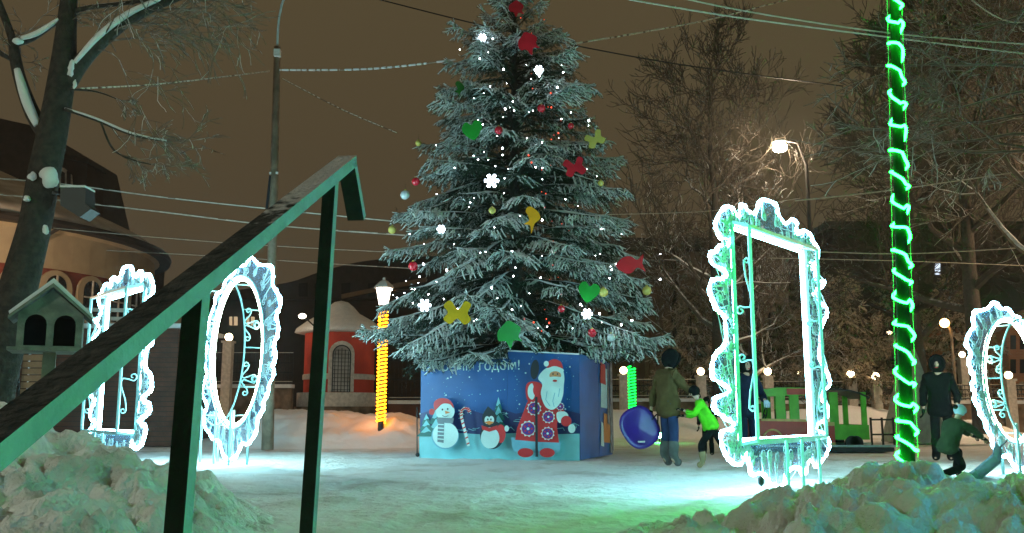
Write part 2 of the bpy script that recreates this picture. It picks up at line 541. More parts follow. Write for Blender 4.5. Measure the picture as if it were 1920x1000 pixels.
g = grid_sheet('ground', spread(-140, 140, 0, 0.08, 1.02), spread(-30, 170, 8.0, 0.06, 1.02), ground_h, M['ground'])
tag(g, 'trampled snow covering the square', None, None, 'structure')

def interp(x, xs, ys):
    return float(np.interp(x, xs, ys))

def clods(x, y, s, seed):
    d, p = noise.voronoi(Vector((x * s, y * s, seed)))
    return 1.0 - min(1.0, d[0] * 1.15) ** 1.6

def pile(name, x0, x1, y0, y1, step, hfn, label, amp=0.11, seed=1.0):
    mb = MB()
    nx = int((x1 - x0) / step) + 1; ny = int((y1 - y0) / step) + 1
    V = []
    for j in range(ny):
        for i in range(nx):
            x = x0 + i * step; y = y0 + j * step
            h = hfn(x, y)
            k = min(1.0, max(0.0, h) / 0.22)
            wx = x + 0.12 * fbm(x, y, 2.5, 2, seed + 7); wy = y + 0.12 * fbm(x, y, 2.5, 2, seed + 9)
            rg_ = 1.0 - abs(fbm(wx, wy, 1.9, 3, seed + 2)) * 2.2
            h += k * (amp * (clods(wx, wy, 2.0, seed) - 0.45) + amp * 0.55 * (clods(wx, wy, 4.6, seed + 3) - 0.4) + amp * 0.08 * (rg_ - 0.5)
                      + amp * 0.6 * fbm(x, y, 1.2, 4, seed) + amp * 0.42 * (clods(wx, wy, 8, seed + 5) - 0.4) + amp * 0.32 * (clods(wx, wy, 18, seed + 6) - 0.4) + amp * 0.30 * fbm(wx, wy, 5.0, 4, seed + 1) + amp * 0.13 * fbm(x, y, 13.0, 3, seed + 4))
            V.append((x, y, h - 0.06))
    Fc = [(j * nx + i, j * nx + i + 1, (j + 1) * nx + i + 1, (j + 1) * nx + i) for j in range(ny - 1) for i in range(nx - 1)]
    mb.add(V, Fc, M['pile'])
    o = mb.build(name, None, True)
    return tag(o, label, 'snow pile', 'ploughed snow piles')

def h_right(x, y):
    H = interp(x, [0.45, 0.8, 1.1, 1.42, 1.7, 1.94, 2.5, 3.1, 4.2, 5.5], [0, 0.12, 0.20, 0.27, 0.33, 0.37, 0.43, 0.40, 0.36, 0.0])
    yr = 5.4 + 0.15 * math.sin(x * 2)
    p = sstep(1.4, yr, y) ** 0.75 if y < yr else 1 - sstep(yr, yr + 1.9, y)
    return H * p
pile('snow_pile', 0.2, 5.6, 1.3, 7.6, 0.022, h_right, 'green lit lumpy snow pile in front of the rope wrapped pole', 0.16, 2.0)

def h_left(x, y):
    H = 0.92 * math.exp(-(((x + 3.9) / 1.25) ** 2 + ((y - 6.4) / 1.75) ** 2))
    H += 0.22 * math.exp(-(((x + 2.55) / 0.6) ** 2 + ((y - 6.4) / 1.5) ** 2))
    H += 0.24 * math.exp(-(((x + 2.1) / 0.8) ** 2 + ((y - 4.0) / 1.5) ** 2))
    return H - 0.05
pile('snow_pile', -7.5, -0.9, 2.0, 10.0, 0.03, h_left, 'pale green tinted snow pile on the left behind the handrail posts', 0.16, 5.0)

def bank(name, x0, x1, y0, y1, step, hfn, label):
    nx = int((x1 - x0) / step) + 1; ny = int((y1 - y0) / step) + 1
    mb = MB(); V = []
    for j in range(ny):
        for i in range(nx):
            x = x0 + i * step; y = y0 + j * step
            h = hfn(x, y); k = min(1, max(0, h) / 0.3)
            h += k * (0.14 * fbm(x, y, 0.7, 4) + 0.10 * clods(x, y, 1.3, 3.0) + 0.035 * clods(x, y, 4.0, 5.0))
            V.append((x, y, h - 0.1))
    Fc = [(j * nx + i, j * nx + i + 1, (j + 1) * nx + i + 1, (j + 1) * nx + i) for j in range(ny - 1) for i in range(nx - 1)]
    mb.add(V, Fc, M['bank'])
    return tag(mb.build(name, None, True), label, 'snow bank', 'snow banks')

def h_bank1(x, y):
    H = interp(x, [-9.0, -7.2, -6.2, -5.0, -3.8, -2.9, -2.0, -0.8], [0, 0.25, 0.85, 0.85, 0.72, 0.72, 0.5, 0])
    return H * sstep(20.6, 23.4, y) * (1 - sstep(25.5, 27.5, y))
bank('snow_bank', -9.2, -0.6, 20.2, 27.8, 0.07, h_bank1, 'orange lit snow bank below the red round kiosk')
def h_bank2(x, y):
    H = 0.75 + 0.18 * math.sin(x * 0.7)
    H *= sstep(1.2, 2.6, x) * (1 - sstep(15, 18, x))
    return H * sstep(29.0, 31, y) * (1 - sstep(32.5, 34, y))
bank('snow_bank', 1.0, 18.5, 28.8, 34.2, 0.12, h_bank2, 'long snow bank under the far fence behind the ride cars')

# ------------------------------------------------------------ handrail
rail = empty('handrail', (-0.63, 2.2, 0), 'dark square tube handrail with frosted top rising across the left foreground', 'handrail')  # dark plate added so the arched openings look shaded
dirv = Vector((0.0776, 1.0, 0)).normalized()
def rail_x(Y): return -0.8036 + 0.0776 * Y
def rail_edge(u, v):
    # point of the photo on the vertical plane of the rail's right side
    n = Vector((dirv.y, -dirv.x, 0)); P = Vector((rail_x(2), 2, 0))
    return onplane(u, v, P, n)
top_a = rail_edge(-60, 880); top_b = rail_edge(668, 292)
nrm = Vector((dirv.y, -dirv.x, 0))
def rail_piece(name, a, b, w, h, endcap=True):
    mb = MB()
    d = (b - a).normalized(); up = nrm.cross(d).normalized()
    if up.z < 0: up = -up
    L = nrm * -w; D = up * -h
    c = [a, a + L, a + L + D, a + D]; e = [b, b + L, b + L + D, b + D]
    V = c + e
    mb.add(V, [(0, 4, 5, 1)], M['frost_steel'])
    mb.add(V, [(0, 3, 7, 4)], M['steel_lit'])
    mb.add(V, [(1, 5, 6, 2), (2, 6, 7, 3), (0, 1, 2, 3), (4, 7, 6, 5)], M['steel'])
    o = mb.build(name, rail)
    bv = o.modifiers.new('bevel', 'BEVEL'); bv.width = 0.003; bv.segments = 2
    return o
rail_piece('top_rail', top_a, top_b, 0.066, 0.038)
# hooked end bending down
hk = MB()
b0 = top_b + Vector((0, 0, -0.012)); b1 = rail_edge(686, 404)
n2 = nrm
d2 = (b1 - b0).normalized(); up2 = n2.cross(d2).normalized()
V = [b0, b0 - n2 * 0.062, b0 - n2 * 0.062 - up2 * 0.036, b0 - up2 * 0.036]
V2 = [p + (b1 - b0) for p in V]
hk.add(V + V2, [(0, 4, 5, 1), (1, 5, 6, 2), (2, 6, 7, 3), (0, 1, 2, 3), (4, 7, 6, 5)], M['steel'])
hk.add(V + V2, [(0, 3, 7, 4)], M['steel_lit'])
hk.build('end_hook', rail)
def rail_post(Y, lean):
    mb = MB(); s = 0.042
    x = rail_x(Y)
    u0 = 960 + x / Y * F
    a = Vector((x, Y, -0.05))
    n = nrm; P = Vector((rail_x(2), 2, 0))
    # height of the rail's underside at this depth
    t = (Y - top_a.y) / (top_b.y - top_a.y)
    z = lerp(top_a.z, top_b.z, t) - 0.036
    mtx = Matrix.Translation(a) @ Matrix.Rotation(-math.atan(0.0776), 4, 'Z')
    V = [mtx @ Vector((dx, dy, 0)) for dx, dy in ((-s - 0.010, -s / 2), (-0.010, -s / 2), (-0.010, s / 2), (-s - 0.010, s / 2))]
    V2 = [Vector((p.x, p.y, z + (p.y - Y) * 0.5)) for p in V]
    V = [p - Vector((lean, 0, 0)) for p in V]
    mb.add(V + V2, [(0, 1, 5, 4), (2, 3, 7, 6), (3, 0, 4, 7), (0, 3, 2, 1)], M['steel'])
    mb.add(V + V2, [(1, 2, 6, 5)], M['steel_lit'])
    mb.box(-0.09 - lean, 0.05 - lean, -0.07, 0.07, 0.03, 0.09, M['steel'], mtx)
    return mb.build('post', rail)
rail_post(1.95, 0.030); rail_post(2.95, 0.055)

# ------------------------------------------------------------ light frames
RECT_OUT = [(1428,376),(1452,382),(1460,402),(1473,420),(1484,411),(1494,420),(1493,440),(1506,432),(1519,440),(1524,453),(1534,466),(1533,488),(1526,497),(1516,490),(1517,500),(1528,508),(1529,528),(1545,528),(1541,538),(1528,545),(1526,558),(1534,567),(1548,576),(1550,590),(1543,605),(1539,622),(1537,645),(1536,668),(1545,690),(1553,705),(1556,722),(1545,732),(1538,738),(1540,750),(1551,762),(1550,786),(1531,796),(1532,808),(1549,815),(1554,830),(1553,843),(1544,861),(1531,876),(1524,866),(1515,865),(1511,886),(1504,890),(1498,878),(1481,881),(1472,896),(1473,912),(1456,912),(1443,905),(1430,889),(1408,889),(1404,870),(1401,853),(1395,853),(1389,871),(1373,867),(1360,852),(1353,830),(1354,809),(1371,806),(1377,797),(1368,788),(1344,773),(1338,760),(1343,745),(1362,740),(1367,729),(1352,718),(1338,710),(1334,692),(1342,664),(1358,648),(1361,620),(1356,592),(1342,578),(1333,556),(1330,540),(1335,525),(1353,524),(1361,516),(1356,506),(1336,494),(1331,477),(1343,470),(1349,461),(1363,462),(1365,451),(1349,446),(1342,428),(1344,410),(1358,390),(1371,389),(1380,405),(1386,405),(1388,385),(1396,387),(1406,399),(1417,397)]
def solve_rect():
    b = R(50.6); e = Vector((math.cos(b), math.sin(b), 0)); n = Vector((math.sin(b), -math.cos(b), 0))
    P = W(1385, 770, 9.6)
    return P, e, n
PR, eR, nR = solve_rect()
def to_sz(pts, P, e, n):
    r = []
    for u, v in pts:
        q = onplane(u, v, P, n)
        r.append(((q - P).dot(e), q.z))
    return r
rect_outline = to_sz(RECT_OUT, PR, eR, nR)
rect_inner = to_sz([(1385, 432), (1506, 474), (1515, 824), (1398, 819)], PR, eR, nR)
s0 = 0.0; s1 = sum(p[0] for p in rect_inner[1:3]) / 2
z0i = sum(p[1] for p in rect_inner[2:4]) / 2; z1i = sum(p[1] for p in rect_inner[0:2]) / 2
# keep the right half of the outline close to real proportions
rect_inner = [(s0, z1i), (s1, z1i), (s1, z0i), (s0, z0i)]

def curl(cx, cz, r, turns, a0, sgn, P, e, off, tail=None):
    pts = []
    n = int(turns * 14)
    for i in range(n + 1):
        t = i / n
        a = a0 + sgn * turns * 2 * PI * t
        rr = r * (0.25 + 0.75 * t)
        pts.append(P + e * (cx + rr * math.cos(a)) + Vector((0, 0, 0)) + off + Vector((0, 0, cz - 0 + rr * math.sin(a))))
    return pts

def make_frame(name, P, e, n, outline, inner, oval, label, ropeo, ropei, depth=0.2, seed=1, wire=0.006):
    """P: point on the plane, e along, n towards the viewer; outline, inner: lists of (s, z)"""
    rnd = random.Random(seed)
    base = Vector((P.x, P.y, 0))
    scx = sum(p[0] for p in inner) / len(inner)
    root = empty(name, base + e * scx, label, 'light frame', 'glowing picture frames on the square')
    def pt(s, z, t=0.0): return base + e * s + n * t + Vector((0, 0, z))
    out_s = smooth([pt(s, z) for s, z in outline], 4, True)
    out_s = [p + Vector((rnd.gauss(0, .003), 0, rnd.gauss(0, .003))) for p in out_s]
    mb = MB(); mb.tube(out_s, [ropeo * rnd.choice((.62, .8, .95, 1.12)) for p in out_s], M['rope'], 6, True); mb.build('outer_rope_light', root, True)
    inn = [pt(s, z) for s, z in inner]
    mb = MB()
    if oval: mb.tube(smooth(inn, 3, True), ropei, M['rope_warm'], 6, True)
    else:
        for i in range(4): mb.tube([inn[i], inn[(i + 1) % 4]], ropei, M['rope'], 6)
    mb.build('inner_rope_light', root, True)
    # festoon net between the two
    O = [pt(s, z, 0.012) for s, z in outline]; O = smooth(O, 3, True)
    I = [pt(s, z, 0.012) for s, z in inner]
    # drop onto 2D for tessellation
    def d2(p): q = p - base; return Vector((q.dot(e), q.z, 0))
    loops = [[d2(p) for p in O], [d2(p) for p in reversed(I)]]
    tris = geometry.tessellate_polygon(loops)
    allp = O + list(reversed(I))
    mb = MB(); mb.add(allp, [tuple(t) for t in tris], M['net']); mb.build('net_infill', root)
    # back / front tubular frame in teal
    mb = MB()
    I2 = [pt(s, z, depth) for s, z in inner]
    w = 0.034 if not oval else 0.028
    if oval:
        mb.tube(smooth(I2, 3, True), w / 2, M['teal'], 6, True)
        mb.tube(smooth([pt(s, z, 0.03) for s, z in [(lerp(scx, q[0], 1.1), lerp((outline[0][1]) * 0 + sum(p[1] for p in inner) / len(inner), q[1], 1.05)) for q in inner]], 3, True), w / 2, M['teal'], 6, True)
        for k in range(0, len(inner), 2):
            mb.bar(inn[k], I2[k], w * 0.6, w * 0.6, M['teal'])
    else:
        I1 = [pt(s, z, 0.03) for s, z in [(inner[0][0] - 0.05, inner[0][1] + 0.05), (inner[1][0] + 0.05, inner[1][1] + 0.05), (inner[2][0] + 0.05, inner[2][1] - 0.04), (inner[3][0] - 0.05, inner[3][1] - 0.04)]]
        for A in (I1, I2):
            for i in range(4): mb.bar(A[i], A[(i + 1) % 4], w, w, M['teal'])
        for i in range(4): mb.bar(I1[i], I2[i], w, w, M['teal'])
        # flat strips in the top of the box
        for kk in (0.35, 0.65):
            mb.bar(lerp(I1[0], I2[0], kk), lerp(I1[1], I2[1], kk), w * .5, w * .4, M['teal'])
        for kk in np.linspace(0.15, 0.85, 5):
            mb.bar(lerp(I1[0], I1[1], kk), lerp(I2[0], I2[1], kk + 0.04), w * .5, w * .4, M['teal'])
    mb.build('tube_frame', root)
    # legs
    zb = min(p[1] for p in inner)
    smin = min(p[0] for p in inner); smax = max(p[0] for p in inner)
    for fr in ((0.38, 0.6, 0.86) if not oval else (0.2, 0.5, 0.8)):
        s = lerp(smin, smax, fr)
        for t in ((depth,) if not oval else (0.0, depth)):
            mb = MB(); zt = zb if not oval else zb + 0.25
            mb.bar(pt(s, -0.05, t), pt(s, zt, t), 0.03, 0.03, M['teal']); mb.build('leg', root)
    # scroll work in the reveal
    cz = (max(p[1] for p in inner) + zb) / 2
    hh = (max(p[1] for p in inner) - zb)
    def scroll(s, zc, h, flip):
        # S scroll lying across the depth of the box between t=0 and t=depth
        pts = []
        c0 = Vector((0.35 * depth, 0)); N = 16
        for i in range(N + 1):
            a = lerp(2.6 * PI, 0.5 * PI, i / N); rr = lerp(0.012, 0.22 * depth, i / N)
            pts.append((0.35 * depth + rr * math.cos(a), rr * math.sin(a)))
        pts.append((0.85 * depth, 0.05 * h)); pts.append((0.95 * depth, 0.25 * h)); pts.append((0.70 * depth, 0.6 * h)); pts.append((0.62 * depth, 0.88 * h))
        for i in range(10):
            a = lerp(PI, -0.9 * PI, i / 9); rr = lerp(0.14 * depth, 0.02, i / 9)
            pts.append((0.78 * depth + rr * math.cos(a), 0.9 * h + rr * math.sin(a)))
        mb = MB(); mb.tube(smooth([pt(s, zc + flip * q, t) for t, q in pts], 2), 0.011, M['teal'], 5); mb.build('scroll', root, True)
    if not oval:
        for s in (smin, smax):
            scroll(s, cz + 0.10 * hh, 0.26 * hh, 1); scroll(s, cz - 0.12 * hh, 0.26 * hh, -1)
    else:
        for (s, zc) in ((smax, cz + 0.2 * hh), (smin, cz + 0.15 * hh), (smax, cz - 0.22 * hh), (smin, cz - 0.2 * hh)):
            for fl in (1, -1): scroll(lerp((smin + smax) / 2, s, 0.93), zc, 0.1 * hh, fl)
    # curls of wire in the net band
    mb = MB(); N = len(outline)
    icx = scx
    for i in range(N):
        so, zo = outline[i]
        # nearest inner point
        if oval: q = min(inner, key=lambda p: (p[0] - so) ** 2 + (p[1] - zo) ** 2)
        else: q = (min(max(so, smin), smax), min(max(zo, zb), zb + hh))
        dx, dz = so - q[0], zo - q[1]; dist = math.hypot(dx, dz)
        if dist < 0.07: continue
        for rep in range(2):
            f = rnd.uniform(0.3, 0.75)
            r = min(0.07, dist * 0.28) * rnd.uniform(0.7, 1.1)
            c = (q[0] + dx * f, q[1] + dz * f)
            pts = curl(0, 0, r, rnd.uniform(1.2, 1.9), rnd.uniform(0, 6.28), rnd.choice((-1, 1)), pt(c[0], c[1], 0.02), e, Vector((0, 0, 0)))
            # tail towards the outline
            pts += [lerp(pts[-1], pt(so, zo, 0.01), 0.6) + Vector((0, 0, rnd.uniform(-.03, .03))), pt(so, zo, 0.01)]
            mb.tube(pts, wire, M['wire_curl'], 4)
        a = outline[i]; b = outline[(i + 5) % N]
        m1 = (lerp(a[0], q[0], 0.55), lerp(a[1], q[1], 0.55))
        if math.hypot(a[0] - b[0], a[1] - b[1]) < 0.7:
            mb.tube(smooth([pt(a[0], a[1], .01), pt(m1[0], m1[1], .02), pt(lerp(m1[0], b[0], .6), lerp(m1[1], b[1], .6), .02), pt(b[0], b[1], .01)], 4), wire * 0.8, M['wire_curl'], 4)
    mb.build('wire_curls', root)
    return root

make_frame('rectangular_light_frame', PR, eR, nR, rect_outline, rect_inner, False,
           'tall rectangular glowing frame with wavy white outline right of the purple saucer', 0.022, 0.021, 0.2, 3)

# the far left rectangular frame is the same model turned the other way
bL = R(50)
eL = Vector((-math.cos(bL), math.sin(bL), 0)); nL = Vector((-math.sin(bL), -math.cos(bL), 0))
PL = W(258, 770, 13.9)
sc = 0.97
make_frame('rectangular_light_frame', PL, eL, nL, [(s * sc, z * sc) for s, z in rect_outline], [(s * sc, z * sc) for s, z in rect_inner], False,
           'rectangular glowing frame on the far left behind the slanted handrail', 0.029, 0.024, 0.28, 4)

OV_OUT = [(472,482),(485,496),(507,499),(512,515),(511,533),(524,556),(525,575),(518,593),(522,612),(519,632),(513,650),(517,668),(512,686),(514,702),(505,720),(503,735),(495,752),(493,768),(484,785),(482,803),(477,817),(466,833),(454,832),(448,845),(440,858),(424,860),(416,846),(413,830),(400,824),(393,812),(384,800),(383,780),(388,760),(380,742),(381,722),(388,702),(383,680),(388,655),(385,635),(391,612),(395,592),(403,570),(406,553),(418,543),(424,525),(437,515),(446,500),(460,497)]
b3 = R(52)
eO = Vector((-math.cos(b3), math.sin(b3), 0)); nO = Vector((-math.sin(b3), -math.cos(b3), 0))
PO = W(493, 770, 14.3)
ov_outline = to_sz(OV_OUT, PO, eO, nO)
cs = to_sz([(449, 661), (401, 661), (493, 650), (449, 525), (449, 798)], PO, eO, nO)
oc = (cs[1][0] + cs[2][0]) / 2; orx = abs(cs[1][0] - cs[2][0]) / 2; ozt = cs[3][1]; ozb = cs[4][1]
ov_inner = [(oc - orx * math.cos(a), (ozt + ozb) / 2 + (ozt - ozb) / 2 * math.sin(a)) for a in [2 * PI * k / 24 for k in range(24)]]
make_frame('oval_light_frame', PO, eO, nO, ov_outline, ov_inner, True,
           'oval glowing frame between the two dark handrail posts', 0.027, 0.027, 0.30, 5, 0.007)
# right oval frame, mirrored and smaller
b4 = R(40); eQ = Vector((math.cos(b4), math.sin(b4), 0)); nQ = Vector((math.sin(b4), -math.cos(b4), 0))
PQ = W(1846, 770, 12.4)
sq = 0.70
make_frame('oval_light_frame', PQ, eQ, nQ, [(s * 0.80, z * sq) for s, z in ov_outline], [(s * 0.80, z * sq) for s, z in ov_inner], True,
           'oval glowing frame cut by the right edge of the photo beside the kneeling child', 0.026, 0.024, 0.22, 6)

# ------------------------------------------------------------ rope wrapped pole (foreground right)
pb = W(1702, 870, 7.5); pt_ = W(1677, 0, 7.5)
dd = (pt_ - pb)
p_bot = pb - dd * (pb.z / dd.z) - dd.normalized() * 0.1
p_top = pt_ + dd * 0.18
root = empty('rope_wrapped_pole', (p_bot.x, p_bot.y, 0), 'tall dark pole spiralled with green rope light behind the green snow pile', 'light pole')
mb = MB(); mb.tube([p_bot, lerp(p_bot, p_top, 0.45), p_top], [0.060, 0.050, 0.036], M['pole_green'], 16); mb.build('pole', root, True)
marks = [(860,), (830,), (792,), (754,), (709,), (660,), (612,), (560,), (518,), (480,), (425,), (383,), (335,), (290,), (235,), (188,), (135,), (85,), (40,), (0,), (-50,), (-100,), (-150,)]
ax = (p_top - p_bot).normalized()
axx = Vector((1, 0, 0)); axx = (axx - ax * axx.dot(ax)).normalized(); axy = ax.cross(axx)
mb = MB(); pts = []
hs = [((W(1690, m[0] + 6, 7.5) - p_bot).dot(ax)) for m in marks]
for i in range(len(hs) - 1):
    for k in range(16):
        t = k / 16
        h = lerp(hs[i], hs[i + 1], t)
        a = -PI / 2 - 0.0 + 2 * PI * t
        rr = lerp(0.070, 0.044, (i + t) / len(hs)) + 0.012 + 0.006 * math.sin(3 * a + 2 * i)
        # descends from left to right across the front of the pole
        h2 = h + 0.0
        pts.append(p_bot + ax * (h2 + 0.025 * math.sin(a + i * 1.7)) + axx * rr * math.cos(-a + PI) + axy * rr * math.sin(-a + PI) * 1.0)
mb.tube(pts, 0.0115, M['green_rope'], 6)
mb.build('green_rope_light', root, True)
mb = MB()
for sg in (-1, 1):
    mb.tube([p_bot + axx * sg * 0.088, p_top + axx * sg * 0.060], 0.002, M['canvas'], 4)
mb.build('guy_cord', root)

# unseen wrapped post and frame added on the right to light the handrail
root = empty('fill_rope_post', (1.25, 1.15, 0), 'unseen rope wrapped post added to cast green light on the handrail', 'light pole')
mb = MB(); mb.tube([(1.25, 1.15, -0.05), (1.25, 1.15, 1.2)], 0.05, M['pole_green'], 12); mb.build('post', root, True)
mb = MB(); mb.tube([(1.25 + 0.065 * math.cos(t), 1.15 + 0.065 * math.sin(t), 0.12 + 0.03 * t) for t in np.linspace(0, 30, 300)], 0.013, glow_mat('green_fill_rope_light', (0.004, 1.0, 0.05), 150), 5)
mb.build('green_rope_light', root, True)  # rope of the added unseen post
bF = R(75)
eF = Vector((math.cos(bF), math.sin(bF), 0)); nF = Vector((-math.sin(bF), math.cos(bF), 0))
keep_rope = M['rope']; M['rope'] = glow_mat('cyan_fill_rope_light', (0.05, 0.60, 0.95), 48.0)  # rope of the added unseen frame, coloured for cyan fill light
make_frame('rectangular_light_frame', Vector((5.6, 1.0, 0)), eF, nF, rect_outline, rect_inner, False,  # added unseen frame for cyan fill light
           'unseen rectangular frame added to cast cyan light on the handrail', 0.03, 0.028, 0.2, 9)
M['rope'] = keep_rope

# ------------------------------------------------------------ spruce
TX, TY = 0.05, 17.9
def needles_for(twigs, rng, per_m, ln, wd, frost_p, droop=0.0, ft=None):
    """twigs: arrays p0 (n,3), p1 (n,3). returns V, F, matindex"""
    P0, P1 = twigs
    L = np.linalg.norm(P1 - P0, axis=1)
    cnt = np.maximum(3, (L * per_m).astype(int))
    idx = np.repeat(np.arange(len(P0)), cnt)
    n = len(idx)
    t = rng.random(n)
    ax_ = (P1 - P0)[idx] / (L[idx][:, None] + 1e-9)
    base = P0[idx] + (P1 - P0)[idx] * t[:, None]
    rnd = rng.normal(size=(n, 3))
    rad = rnd - ax_ * np.sum(rnd * ax_, axis=1)[:, None]
    rad /= np.linalg.norm(rad, axis=1)[:, None] + 1e-9
    d = ax_ * 0.75 + rad * 0.75
    d[:, 2] -= droop
    d /= np.linalg.norm(d, axis=1)[:, None]
    l = ln * (0.7 + 0.6 * rng.random(n))
    tip = base + d * l[:, None]
    side = np.cross(d, rng.normal(size=(n, 3)))
    side /= np.linalg.norm(side, axis=1)[:, None] + 1e-9
    w = wd * (0.7 + 0.6 * rng.random(n))
    a = base + side * w[:, None] * 0.5
    b = base - side * w[:, None] * 0.5
    V = np.stack([a, b, tip], 1).reshape(-1, 3)
    Fc = np.arange(3 * n).reshape(-1, 3)
    up = rad[:, 2]
    fr = (up > -0.15) & (rng.random(n) < (frost_p if ft is None else frost_p * 1.5 * ft[idx]))
    return V, Fc, fr.astype(int)

def spruce_twigs(rng, cx, cy, cz0, z_lo, z_hi, prof, whorl, nb, tilt, twig_gap, sub_gap, hang, twig_len=0.26, arch=0.0):
    """returns branch polylines and twig segments"""
    branches = []; T0 = []; T1 = []
    z = z_lo; k = 0
    while z < z_hi:
        rz = prof(z)
        N = max(3, int(nb * (0.5 + 0.5 * rz / prof(z_lo)) + rng.random()))
        off = rng.random() * 6.28
        for i in range(N):
            az = off + 2 * PI * i / N + rng.normal() * 0.22
            L = rz * (0.80 + 0.32 * rng.random())
            tl = tilt(z) + rng.normal() * 0.10
            out_ = np.array([math.cos(az), math.sin(az), 0.0])
            sidev = np.array([-math.sin(az), math.cos(az), 0.0])
            n = 9
            pts = []
            zz = z + rng.normal() * 0.06
            for j in range(n + 1):
                t = j / n
                rr = L * t * (1 - 0.06 * t)
                dz = L * (math.tan(tl + arch * 0.5) * t - (0.20 + arch * (0.15 if z < 2.6 else 1.0)) * t * t * (1 if rz > 0.8 else 0.3) + 0.14 * t ** 4)
                pts.append(np.array([cx, cy, cz0 + zz + dz]) + out_ * rr + sidev * 0.06 * L * math.sin(3 * t + az * 3) * t)
            pts = np.array(pts)
            branches.append((pts, 0.010 + 0.014 * L))
            m = max(4, int(L / twig_gap))
            for q in range(m):
                t = 0.15 + 0.85 * (q + rng.random()) / m
                f = t * n; j = min(int(f), n - 1); p = pts[j] + (pts[j + 1] - pts[j]) * (f - j)
                dirp = pts[j + 1] - pts[j]; dirp = dirp / (np.linalg.norm(dirp) + 1e-9)
                for sg in (-1, 1):
                    tlen = min(0.66, L * 0.38) * (1 - 0.58 * t) * (0.7 + 0.6 * rng.random()) + twig_len * 0.35
                    if t < 0.35: tlen *= 0.7
                    d = dirp * 0.72 + sidev * sg * (0.75 + 0.2 * rng.random()) + np.array([0, 0, -0.10 - hang * 0.4 * rng.random()])
                    d /= np.linalg.norm(d)
                    e1 = p + d * tlen * 0.55
                    d2_ = d + np.array([0, 0, -hang * (0.5 + rng.random())]); d2_ /= np.linalg.norm(d2_)
                    e2 = e1 + d2_ * tlen * 0.45
                    T0 += [p, e1]; T1 += [e1, e2]
                    ns = int(tlen / sub_gap)
                    for s_ in range(ns):
                        tt = (s_ + 0.6 + 0.3 * rng.random()) / (ns + 0.6)
                        b0_ = p + (e1 - p) * min(1, tt / 0.55) if tt < 0.55 else e1 + (e2 - e1) * ((tt - 0.55) / 0.45)
                        sl = twig_len * (0.35 + 0.5 * rng.random()) * (1.1 - 0.5 * tt)
                        dd_ = d * 0.55 + (dirp if s_ % 2 else -dirp * 0.2 + sidev * sg * .3) * 0.6 + np.array([0, 0, -hang * (0.3 + 1.2 * rng.random())]) + rng.normal(size=3) * 0.12
                        dd_ /= np.linalg.norm(dd_)
                        T0.append(b0_); T1.append(b0_ + dd_ * sl)
            # tip spray
            for s_ in range(5):
                d = (pts[-1] - pts[-2]); d = d / np.linalg.norm(d) + rng.normal(size=3) * 0.35
                d /= np.linalg.norm(d)
                T0.append(pts[-1]); T1.append(pts[-1] + d * twig_len * 0.6)
        z += whorl * (0.7 + 0.6 * rng.random()) * (0.75 + 0.35 * rz / prof(z_lo))
        k += 1
    return branches, np.array(T0), np.array(T1)

def twig_cores(T0, T1, r, lift):
    """three sided rods along the twigs"""
    n = len(T0)
    d = T1 - T0; d /= np.linalg.norm(d, axis=1)[:, None] + 1e-9
    up = np.tile(np.array([0, 0, 1.0]), (n, 1))
    a = np.cross(d, up); bad = np.linalg.norm(a, axis=1) < 1e-3; a[bad] = np.array([1, 0, 0]); a /= np.linalg.norm(a, axis=1)[:, None]
    b = np.cross(a, d)
    Vs = []
    off = np.array([0, 0, lift])
    for P, k in ((T0, 1.0), (T1, 0.45)):
        Vs.append(P + off + b * r * k * 0.9)
        Vs.append(P + off - a * r * k - b * r * 0.4 * k)
        Vs.append(P + off + a * r * k - b * r * 0.4 * k)
    V = np.stack(Vs, 1).reshape(-1, 3)
    q = np.array([(0, 1, 4), (0, 4, 3), (1, 2, 5), (1, 5, 4), (2, 0, 3), (2, 3, 5)])
    Fc = (q[None] + (np.arange(n) * 6)[:, None, None]).reshape(-1, 3)
    return V, Fc

